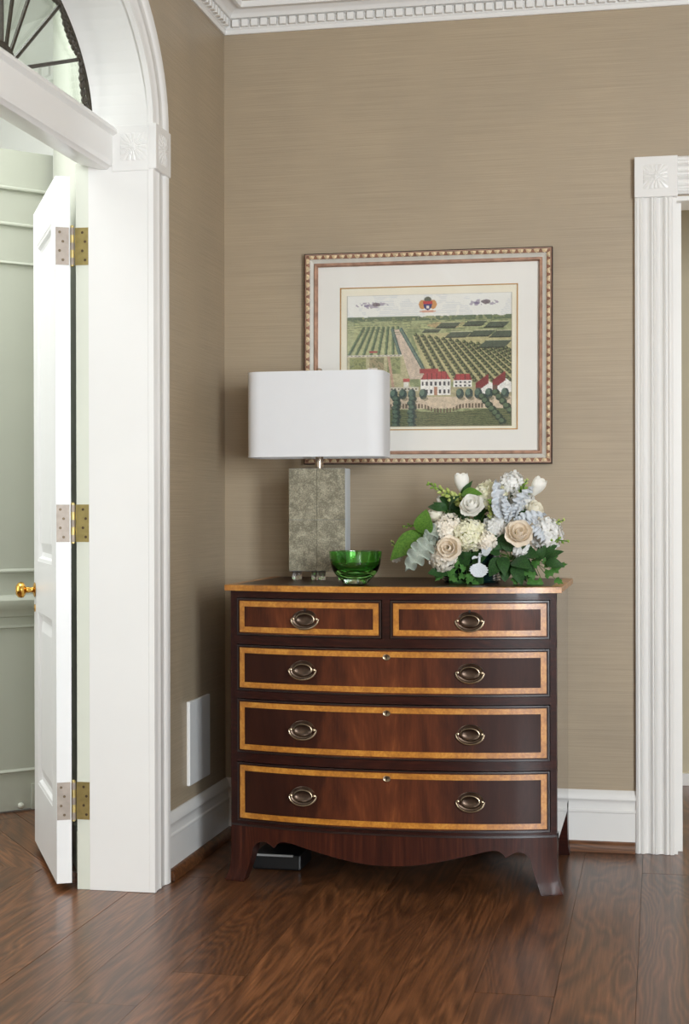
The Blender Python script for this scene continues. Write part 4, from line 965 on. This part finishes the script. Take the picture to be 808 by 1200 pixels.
def at(x, y, Y=4.85):                        # a point of the bouquet at depth Y
    return Vector(((-0.843+(x-457)*0.002697)*Y/4.85, Y, 1.15+(0.1173-(y-555)*0.0027)*Y/4.85))
def grid_mesh(name, fn, nu, nv, mat):
    bm = B(); g_ = [[bm.verts.new(fn(2*i/nu-1, j/nv)) for i in range(nu+1)] for j in range(nv+1)]
    for j in range(nv):
        for i in range(nu): bm.faces.new((g_[j][i], g_[j][i+1], g_[j+1][i+1], g_[j+1][i]))
    bmesh.ops.remove_doubles(bm, verts=bm.verts, dist=1e-6)
    me = bpy.data.meshes.new(name); bm.to_mesh(me); bm.free(); me.materials.append(mat)
    for p in me.polygons: p.use_smooth = True
    return me
def attach_stem(root, p, q, r=0.0022, mat='stem', end=None):
    """stem from the flower base down into the vase, stored in the flower's own frame"""
    end = end or VC+Vector((random.uniform(-0.04, 0.04), random.uniform(-0.03, 0.03), 0.085))
    inv = q.inverted(); bend = (p+end)/2+Vector((0, 0, 0.012))
    bm = B(); tube(bm, [inv @ (pt-p) for pt in (p, p.lerp(bend, 0.5)+Vector((0, 0, 0.003)), bend, bend.lerp(end, 0.5)+Vector((0, 0, -0.003)), end)], r, 6)
    put('stem', bm, FM[mat], root, smooth=True, local=True)
def facing(d): return Vector((0, 0, 1)).rotation_difference(Vector(d).normalized())

ROSE = {}
def rose_meshes(mn):
    if mn in ROSE: return ROSE[mn]
    m = FM[mn]
    def mk(hw, rf, zf, ruf):
        def f(u, v):
            wv = 0.45+0.55*math.sin(PI*min(1, 0.18+v*0.62)); th = u*hw*wv; r = rf(v)*(1+ruf*v**3*math.sin(u*5+1)); return (r*math.cos(th), r*math.sin(th), zf(v)-0.10*v*v*u*u)
        return f
    ROSE[mn] = [grid_mesh('petal', mk(1.5, lambda v: 0.06+0.20*math.sin(PI*(0.15+0.62*v)), lambda v: -0.45+1.08*v, 0.03), 6, 6, m),
                grid_mesh('petal', mk(1.15, lambda v: 0.10+0.42*math.sin(PI*(0.10+0.52*v)), lambda v: -0.6+1.20*v, 0.04), 6, 6, m),
                grid_mesh('petal', mk(1.0, lambda v: 0.12+0.66*math.sin(PI*(0.08+0.46*v)), lambda v: -0.7+1.18*v, 0.05), 8, 6, m),
                grid_mesh('petal', mk(0.95, lambda v: 0.12+0.82*min(1, v*1.25)**0.7+0.10*v**4, lambda v: -0.75+1.05*v-0.18*v**4, 0.06), 8, 7, m)]
    return ROSE[mn]
def rose(x, y, Y, d, R, mn, label, ruff=1.0):
    p, q = at(x, y, Y), facing(d); root = thing('rose', p, label, 'rose', 'roses in the flower arrangement', quat=q)
    ms = rose_meshes(mn); a0 = random.uniform(0, 6)
    for k, (cnt, tilt) in enumerate(((3, 0.0), (4, 0.02), (5, 0.10), (6, 0.22))):
        for i in range(cnt):
            an = a0+k*0.9+2*PI*i/cnt+random.uniform(-0.12, 0.12); s = R*random.uniform(0.95, 1.05)
            o = twin(ms[k], 'petal', root); qq = Quaternion((0, 0, 1), an) @ Quaternion((0, 1, 0), (tilt+random.uniform(-0.03, 0.05))*ruff)
            o.rotation_mode = 'QUATERNION'; o.rotation_quaternion = qq; o.scale = (s, s, s)
    bm = B()
    for i in range(5):
        c, s_ = math.cos(2*PI*i/5), math.sin(2*PI*i/5); a_ = [bm.verts.new(v_) for v_ in ((0, 0, -0.8*R), (R*0.5*c-R*0.16*s_, R*0.5*s_+R*0.16*c, -0.62*R), (R*0.95*c, R*0.95*s_, -0.42*R), (R*0.5*c+R*0.16*s_, R*0.5*s_-R*0.16*c, -0.62*R))]; bm.faces.new(a_)
    put('sepals', bm, FM['leaf'], root, local=True); attach_stem(root, p-Vector(d).normalized()*R*0.7, q) if False else attach_stem(root, p, q)
    return root
TUL = None
def tulip(x, y, Y, d, R, H, label):
    global TUL
    if TUL is None:
        def f(u, v):
            w = math.sin(PI*min(1, 0.16+0.70*v))*1.0; th = u*1.05*(w**0.8); r = 0.18+0.82*math.sin(PI*(0.06+0.60*v)); return (r*math.cos(th), r*math.sin(th), v-0.08*u*u*v*v)
        TUL = grid_mesh('petal', f, 8, 8, FM['white'])
    p, q = at(x, y, Y), facing(d); root = thing('tulip', p, label, 'tulip', 'white tulips in the flower arrangement', quat=q)
    for i in range(6):
        o = twin(TUL, 'petal', root, (0, 0, -H/2)); k = 1.0 if i % 2 else 0.93; o.scale = (R*k, R*k, H*(1.0 if i % 2 else 1.03)); o.rotation_euler = (0, 0, 2*PI*i/6+0.3)
    attach_stem(root, p-q @ Vector((0, 0, H*0.0)), q, 0.0028)
def florets(bm, R, n, fs, squash=0.85, low=-0.35):
    for i in range(n):
        z = 1-(1-low)*(i+0.5)/n; a_ = i*2.39996+random.uniform(-0.2, 0.2); r = math.sqrt(max(0, 1-z*z))
        nrm = Vector((r*math.cos(a_), r*math.sin(a_), z)); nrm = (nrm+Vector((random.uniform(-.3, .3), random.uniform(-.3, .3), random.uniform(-.3, .3)))).normalized()
        c = Vector((r*math.cos(a_)*R, r*math.sin(a_)*R, z*R*squash))*random.uniform(0.92, 1.07)
        t1 = nrm.orthogonal().normalized(); t2 = nrm.cross(t1); sp = random.uniform(0, 6)
        for k in range(4):
            b_ = sp+PI/2*k; e1 = t1*math.cos(b_)+t2*math.sin(b_); e2 = -t1*math.sin(b_)+t2*math.cos(b_); s = fs*random.uniform(0.85, 1.1); h = random.uniform(0.0, 0.75)
            P = [c, c+e1*s*0.55+e2*s*0.48+nrm*s*0.14*h, c+e1*s*0.98+e2*s*0.30+nrm*s*h*0.6, c+e1*s*1.08+nrm*s*h*0.55, c+e1*s*0.98-e2*s*0.30+nrm*s*h*0.6, c+e1*s*0.55-e2*s*0.48+nrm*s*0.14*h]
            bm.faces.new([bm.verts.new(v_) for v_ in P])
def cluster(name, cat, grp, x, y, Y, d, R, n, fs, mn, label, squash=0.85, low=-0.35):
    p, q = at(x, y, Y), facing(d); root = thing(name, p, label, cat, grp, quat=q)
    bm = B(); florets(bm, R, n, fs, squash, low); o = put('florets', bm, FM[mn], root, smooth='all', local=True, recalc=False); o['kind'] = 'stuff'
    bm = B(); blob(bm, (0, 0, -0.002), R*0.80, R*0.80, R*0.80*squash, 2); put('flower_core', bm, FM['bud'] if mn == 'hyd' else FM['core'], root, smooth=True, local=True)  # core toned darker to paint the shaded depth between florets
    attach_stem(root, p, q, 0.003)
def frame(d, n=(0, -0.8, 0.6)):
    d = Vector(d).normalized(); n = Vector(n); n = (n-d*n.dot(d)).normalized(); b_ = n.cross(d); return Matrix((d, b_, n)).transposed()
def leaf_mesh(kind, mat):
    def oval(u, v):
        w = 0.30*math.sin(PI*min(1, v**0.80))**0.85; return (v, u*w, 0.10*math.sin(PI*v)+0.10*abs(u)*w*2-0.16*v*v)
    def lance(u, v):
        w = 0.20*math.sin(PI*min(1, v**0.72)); return (v, u*w, 0.14*math.sin(PI*v)+0.30*abs(u)*w-0.20*v*v)
    def lobed(u, v):
        lob = 0.42+0.58*abs(math.sin(v*PI*5.2))**0.55; w = (0.06+0.30*math.sin(PI*min(1, v**0.9))**0.8)*lob; w = w if v < 0.97 else w*0.7
        return (v-abs(u)*0.03, u*w, 0.10*math.sin(PI*v)+0.11*math.sin(v*PI*10.4+1.0)*abs(u)-0.16*v*v+0.10*u*u)
    def spoon(u, v):
        w = 0.03+(0.0 if v < 0.45 else 0.24*math.sin(PI*min(1, (v-0.45)/0.58))**0.6)*(0.88+0.12*math.cos(v*70)); return (v, u*w, 0.05*math.sin(PI*v)+0.12*u*u*w*4)
    f, nu, nv = {'oval': (oval, 4, 10), 'lance': (lance, 4, 10), 'lobed': (lobed, 6, 44), 'spoon': (spoon, 4, 30)}[kind]
    return grid_mesh('leaf', f, nu, nv, FM[mat])
def ivy_mesh(mat):
    out = [(0, 0), (-0.10, 0.22), (0.10, 0.52), (0.30, 0.30), (0.62, 0.36), (0.66, 0.17), (1.0, 0)]; out = out+[(a_, -b_) for a_, b_ in out[-2:0:-1]]
    bm = B(); c_ = bm.verts.new((0.34, 0, 0.05)); vv = [bm.verts.new((a_, b_, -0.10*abs(b_)-0.06*a_*a_)) for a_, b_ in out]
    for i in range(len(vv)): bm.faces.new((c_, vv[i], vv[(i+1) % len(vv)]))
    me = bpy.data.meshes.new('leaf'); bm.to_mesh(me); bm.free(); me.materials.append(FM[mat]); return me
LM = {}
def getleaf(kind, mat):
    if (kind, mat) not in LM: LM[kind, mat] = ivy_mesh(mat) if kind == 'ivy' else leaf_mesh(kind, mat)
    return LM[kind, mat]
def sprig(name, cat, grp, label, kind, mat, leaves, base, stemmat='stem', r=0.0016):
    """leaves: (x, y, Y, tip x, tip y, tip Y, width factor); base: where the stem leaves the vase"""
    root = thing(name, base, label, cat, grp); mid = Vector((0, 0, 0))
    for lx, ly, lY, tx, ty, tY, wf in leaves:
        a_, b_ = at(lx, ly, lY), at(tx, ty, tY); ln = (b_-a_).length
        o = twin(getleaf(kind, mat), 'leaf', root); R3 = frame(b_-a_, (random.uniform(-.25, .25), -0.85, 0.5+random.uniform(-.2, .2)))
        o.matrix_local = Matrix.Translation(a_-base) @ R3.to_4x4() @ Matrix.Diagonal((ln, ln*wf, ln, 1)); mid += a_
    for lx, ly, lY, *_ in leaves:
        a_ = at(lx, ly, lY)-base; bm = B(); tube(bm, [Vector((0, 0, 0)), a_*0.5+Vector((0, 0.004, 0.006)), a_+Vector((0, 0.001, 0))], r, 5); put('stem', bm, FM[stemmat], root, smooth=True, local=True)
def budspike(x, y, Y, tx, ty, tY, n, rb, label, tipmat='tip', budmat='bud'):
    a_, b_ = at(x, y, Y), at(tx, ty, tY); root = thing('bud_spike', a_, label, 'flower bud', 'green bud spikes in the flower arrangement'); d = b_-a_; R3 = frame(d)
    bm = B(); tube(bm, [Vector((0, 0, 0)), d*0.98], 0.0022, 6); put('stem', bm, FM['stem'], root, local=True, smooth=True)
    bm = B(); bt = B()
    for i in range(n):
        s = (i+0.3)/n; w = 1.15-0.75*s; an = i*2.4; off = R3 @ Vector((0, math.cos(an), math.sin(an)))
        dirb = (d.normalized()*1.1+off*0.8).normalized(); rot = Vector((0, 0, 1)).rotation_difference(dirb).to_matrix()
        blob(bm if s < 0.72 else bt, d*s+off*rb*1.0*w+dirb*rb*0.5, rb*0.80*w, rb*0.80*w, rb*1.45*w, 2, rot)
    blob(bt, d*0.99, rb*0.45, rb*0.45, rb*0.7, 2)
    put('buds', bm, FM[budmat], root, local=True, smooth='all')['kind'] = 'stuff'; put('tip_buds', bt, FM[tipmat], root, local=True, smooth='all')['kind'] = 'stuff'

VB = VC+Vector((0, 0, 0.09))
# dark foliage collar that fills the bouquet
def fill(cx, cy, Y, n, spread, size, kind, mat, label, grp='dark leaf sprays in the flower arrangement', name='leaf_spray'):
    lv = []
    for i in range(n):
        an = 2*PI*i/n+random.uniform(-0.3, 0.3); rr = random.uniform(0.2, 0.7)*spread
        lx, ly = cx+rr*math.cos(an), cy+rr*0.7*math.sin(an); s = size*random.uniform(0.8, 1.2)
        lv.append((lx, ly, Y+random.uniform(-0.03, 0.03), lx+s*math.cos(an+random.uniform(-.5, .5)), ly+s*math.sin(an+random.uniform(-.5, .5)), Y-0.02+random.uniform(-0.03, 0.03), 1.2))
    sprig(name, 'leaf spray', grp, label, kind, mat, lv, at(cx, cy+6, Y+0.03))
fill(546, 602, 4.90, 12, 24, 19, 'oval', 'dark', 'dark leaf spray behind the round white rose at upper left')
fill(588, 602, 4.93, 12, 32, 22, 'oval', 'dark', 'dark leaf spray filling the middle of the bouquet behind the grey leaves')
fill(528, 600, 4.84, 6, 16, 20, 'lance', 'dark', 'dark pointed leaves below the left tulip')
fill(540, 668, 4.84, 12, 28, 20, 'oval', 'dark', 'dark leaf spray hanging over the left side of the vase')
fill(600, 650, 4.84, 10, 26, 24, 'oval', 'dark', 'dark leaf spray to the right of the vase under the peach rose')
fill(580, 645, 4.90, 12, 40, 24, 'lance', 'dark', 'dark leaf spray above the vase rim in shade')
# hydrangea and stock heads
HG, SG = 'hydrangea heads in the flower arrangement', 'white stock flowers in the arrangement'
cluster('hydrangea', 'hydrangea', HG, 576, 581, 4.89, (0.0, -0.7, 0.7), 0.046, 80, 0.0125, 'hyd', 'cream green hydrangea head at the top between tulip and grey leaves')
cluster('hydrangea', 'hydrangea', HG, 552, 627, 4.81, (0.05, -0.95, 0.3), 0.049, 90, 0.0125, 'hyd', 'greenish cream hydrangea head in the middle of the bouquet')
cluster('hydrangea', 'hydrangea', HG, 527, 619, 4.83, (-0.2, -0.9, 0.4), 0.045, 110, 0.0098, 'hydw', 'blush cream hydrangea head of tiny florets left of centre')
cluster('hydrangea', 'hydrangea', HG, 521, 653, 4.81, (-0.3, -0.9, 0.0), 0.042, 64, 0.0130, 'hydw', 'cream hydrangea head low on the left above the vase')
cluster('stock_flower', 'stock', SG, 641, 626, 4.86, (0.5, -0.8, 0.3), 0.049, 84, 0.0128, 'stock', 'cool white stock flower at the right edge of the bouquet')
cluster('stock_flower', 'stock', SG, 602, 567, 4.93, (0.1, -0.5, 0.9), 0.038, 60, 0.0118, 'stock', 'cool white stock flower at the very top right of centre')
cluster('stock_flower', 'stock', SG, 586, 616, 4.85, (0.0, -0.9, 0.4), 0.044, 76, 0.0120, 'stock', 'cool white stock flower left of the big peach rose')
cluster('stock_flower', 'stock', SG, 614, 645, 4.83, (0.1, -0.95, -0.1), 0.026, 30, 0.0125, 'stock', 'small cool white stock flower under the big peach rose')
cluster('stock_flower', 'stock', SG, 612, 586, 4.92, (0.2, -0.8, 0.5), 0.036, 46, 0.0120, 'stock', 'cool white stock flower behind the silver leaves on the right')
cluster('stock_flower', 'stock', SG, 466, 652, 4.87, (-0.6, -0.6, 0.3), 0.016, 22, 0.0105, 'hydw', 'small white floret cluster at the far left under the big leaf')
cluster('stock_flower', 'stock', SG, 572, 634, 4.80, (0.0, -1.0, 0.1), 0.027, 36, 0.0115, 'hydw', 'small cream floret cluster just above the dangling silver leaf')
# roses and tulips
rose(554, 592, 4.79, (-0.1, -0.80, 0.58), 0.0385, 'white', 'round white rose below the left tulip')
rose(512, 602, 4.85, (-0.45, -0.45, 0.85), 0.034, 'cream', 'pointed cream rose at the left behind the upright green leaf', 0.6)
rose(527, 642, 4.765, (-0.05, -1.0, 0.12), 0.0385, 'peach', 'flat open peach cream rose low on the left')
rose(610, 624, 4.765, (0.22, -0.86, 0.40), 0.0430, 'peach', 'large peach cream rose right of centre')
rose(628, 597, 4.90, (0.65, -0.45, 0.55), 0.034, 'cream', 'cream rose turned away at the upper right under the right tulip', 0.7)
tulip(543, 566, 4.88, (-0.05, -0.15, 1.0), 0.0235, 0.060, 'upright white tulip at the top left')
tulip(631, 571, 4.90, (0.50, -0.20, 0.85), 0.0225, 0.058, 'white tulip leaning right at the top right')
tulip(522, 588, 4.90, (-0.35, -0.2, 0.9), 0.020, 0.045, 'half hidden white tulip below the pale green bud spike')
# bud spikes
budspike(543, 588, 4.86, 503, 566, 4.83, 22, 0.0088, 'pale green bud spike pointing to the upper left')
budspike(508, 612, 4.87, 473, 617, 4.86, 12, 0.0066, 'short green bud spike at the left edge', 'tip', 'tip')
budspike(641, 631, 4.84, 667, 634, 4.82, 6, 0.0068, 'green bud spike pointing right at the right edge', 'tip', 'tip')
budspike(640, 618, 4.87, 662, 609, 4.87, 12, 0.0062, 'small cream and green bud spike above the right edge', 'bud', 'bud')
budspike(612, 580, 4.90, 619, 562, 4.90, 10, 0.0062, 'small green bud spike beside the right tulip', 'bud', 'tip')
budspike(580, 606, 4.84, 576, 586, 4.82, 14, 0.0072, 'green bud cluster right of the round white rose', 'tip', 'bud')
budspike(470, 646, 4.87, 459, 634, 4.87, 8, 0.0058, 'tiny cream bud spike at the far left tip', 'bud', 'bud')
# single green leaves
GL_ = 'green leaves in the flower arrangement'
sprig('green_leaf', 'leaf', GL_, 'broad upright green leaf at the left of the bouquet', 'oval', 'leaf', [(499, 627, 4.82, 499, 598, 4.79, 1.35)], at(505, 640, 4.86))
sprig('green_leaf', 'leaf', GL_, 'long drooping green leaf reaching to the far left', 'oval', 'leaf', [(504, 627, 4.84, 456, 652, 4.80, 0.95)], at(512, 634, 4.87))
sprig('green_leaf', 'leaf', GL_, 'bright green leaf just above the round white rose', 'oval', 'leaf', [(542, 580, 4.84, 566, 577, 4.82, 0.9)], at(548, 595, 4.88))
sprig('green_leaf', 'leaf', GL_, 'dark green leaf hugging the stem of the left tulip', 'lance', 'dark', [(545, 584, 4.87, 554, 563, 4.86, 1.0)], at(550, 600, 4.89))
sprig('leaf_spray', 'leaf spray', 'dark leaf sprays in the flower arrangement', 'glossy dark leaves spreading low to the right', 'oval', 'dark',
      [(590, 652, 4.83, 593, 672, 4.78, 0.95), (602, 657, 4.82, 622, 663, 4.76, 1.0), (612, 652, 4.83, 630, 650, 4.78, 0.9), (630, 652, 4.84, 652, 638, 4.82, 1.0), (640, 655, 4.83, 660, 644, 4.82, 0.8), (640, 658, 4.82, 661, 662, 4.80, 0.9), (606, 658, 4.82, 612, 684, 4.78, 0.9), (630, 656, 4.81, 640, 640, 4.80, 1.0)], at(606, 652, 4.88))
# silver dusty miller
DG = 'silver felted leaf sprigs in the flower arrangement'
sprig('dusty_miller', 'leaf sprig', DG, 'large silver green lobed leaf drooping at lower left', 'lobed', 'dustyg', [(508, 632, 4.80, 476, 668, 4.75, 0.80)], at(518, 630, 4.86), 'pale')
sprig('dusty_miller', 'leaf sprig', DG, 'grey green lobed leaves left of the blush hydrangea', 'lobed', 'dustyg', [(518, 616, 4.82, 497, 636, 4.79, 0.9), (514, 622, 4.83, 502, 645, 4.80, 0.8)], at(524, 620, 4.87), 'pale')
sprig('dusty_miller', 'leaf sprig', DG, 'upright silver blue lobed leaf in the upper middle', 'lobed', 'dusty', [(592, 604, 4.83, 582, 562, 4.82, 0.62), (596, 606, 4.82, 592, 582, 4.79, 0.6), (588, 606, 4.81, 578, 590, 4.79, 0.6)], at(594, 612, 4.88), 'pale')
sprig('dusty_miller', 'leaf sprig', DG, 'silver blue curled leaf below the right tulip', 'lobed', 'dusty', [(605, 603, 4.83, 624, 570, 4.82, 0.62), (606, 604, 4.82, 613, 586, 4.79, 0.6)], at(602, 612, 4.88), 'pale')
sprig('dusty_miller', 'leaf sprig', DG, 'silver blue leaves reaching right under the turned cream rose', 'lobed', 'dusty', [(608, 609, 4.81, 641, 602, 4.80, 0.55), (606, 612, 4.81, 632, 611, 4.78, 0.5), (597, 610, 4.82, 602, 592, 4.79, 0.6)], at(598, 616, 4.87), 'pale')
sprig('dusty_miller', 'leaf sprig', DG, 'silver blue leaf tucked right of the large peach rose', 'lobed', 'dusty', [(624, 618, 4.80, 640, 634, 4.79, 0.8)], at(616, 622, 4.87), 'pale')
sprig('dusty_miller', 'leaf sprig', DG, 'pale dangling spoon shaped leaves in front of the dark vase', 'spoon', 'dusty', [(564, 648, 4.80, 562, 676, 4.775, 1.5), (560, 654, 4.80, 577, 642, 4.78, 1.3), (566, 652, 4.80, 555, 655, 4.78, 0.8)], at(568, 646, 4.85), 'pale')
# ivy at the foot
IG = 'ivy sprigs trailing over the chest top'
def ivy(label, pts, base):
    lv = [(x, y, Y, x+0.85*s*math.cos(an), y-0.85*s*math.sin(an), Y-0.008, 0.9) for x, y, Y, s, an in pts]; sprig('ivy_sprig', 'ivy', IG, label, 'ivy', 'ivy', lv, base, 'stem', 0.0011)
ivy('ivy sprig trailing at the left foot of the vase', [(526, 672, 4.81, 15, 0.5), (534, 664, 4.81, 14, 1.2), (520, 664, 4.83, 13, 2.4), (530, 676, 4.80, 12, -0.6), (518, 674, 4.83, 12, -2.4), (540, 674, 4.81, 12, -0.2)], at(534, 655, 4.86))
ivy('ivy sprig trailing at the front of the vase', [(551, 672, 4.79, 14, -1.2), (548, 680, 4.79, 13, 0.4), (546, 668, 4.80, 12, 2.2), (556, 682, 4.79, 10, -0.3)], at(550, 658, 4.84))
ivy('ivy sprig spreading over the right end of the chest top', [(640, 672, 4.81, 16, 0.3), (650, 668, 4.82, 15, 0.9), (644, 662, 4.83, 15, 2.2), (636, 680, 4.80, 14, -2.8), (652, 678, 4.81, 12, -0.5), (628, 674, 4.81, 14, 2.8), (648, 655, 4.84, 14, 1.0), (655, 662, 4.84, 13, 0.2)], at(624, 656, 4.87))
ivy('ivy sprig hanging below the dark leaves right of the vase', [(612, 668, 4.81, 15, -0.4), (604, 676, 4.81, 13, -1.2), (620, 680, 4.80, 13, -0.2), (614, 660, 4.82, 13, 1.0), (626, 662, 4.82, 14, 0.7), (598, 672, 4.83, 12, 3.0)], at(608, 652, 4.87))
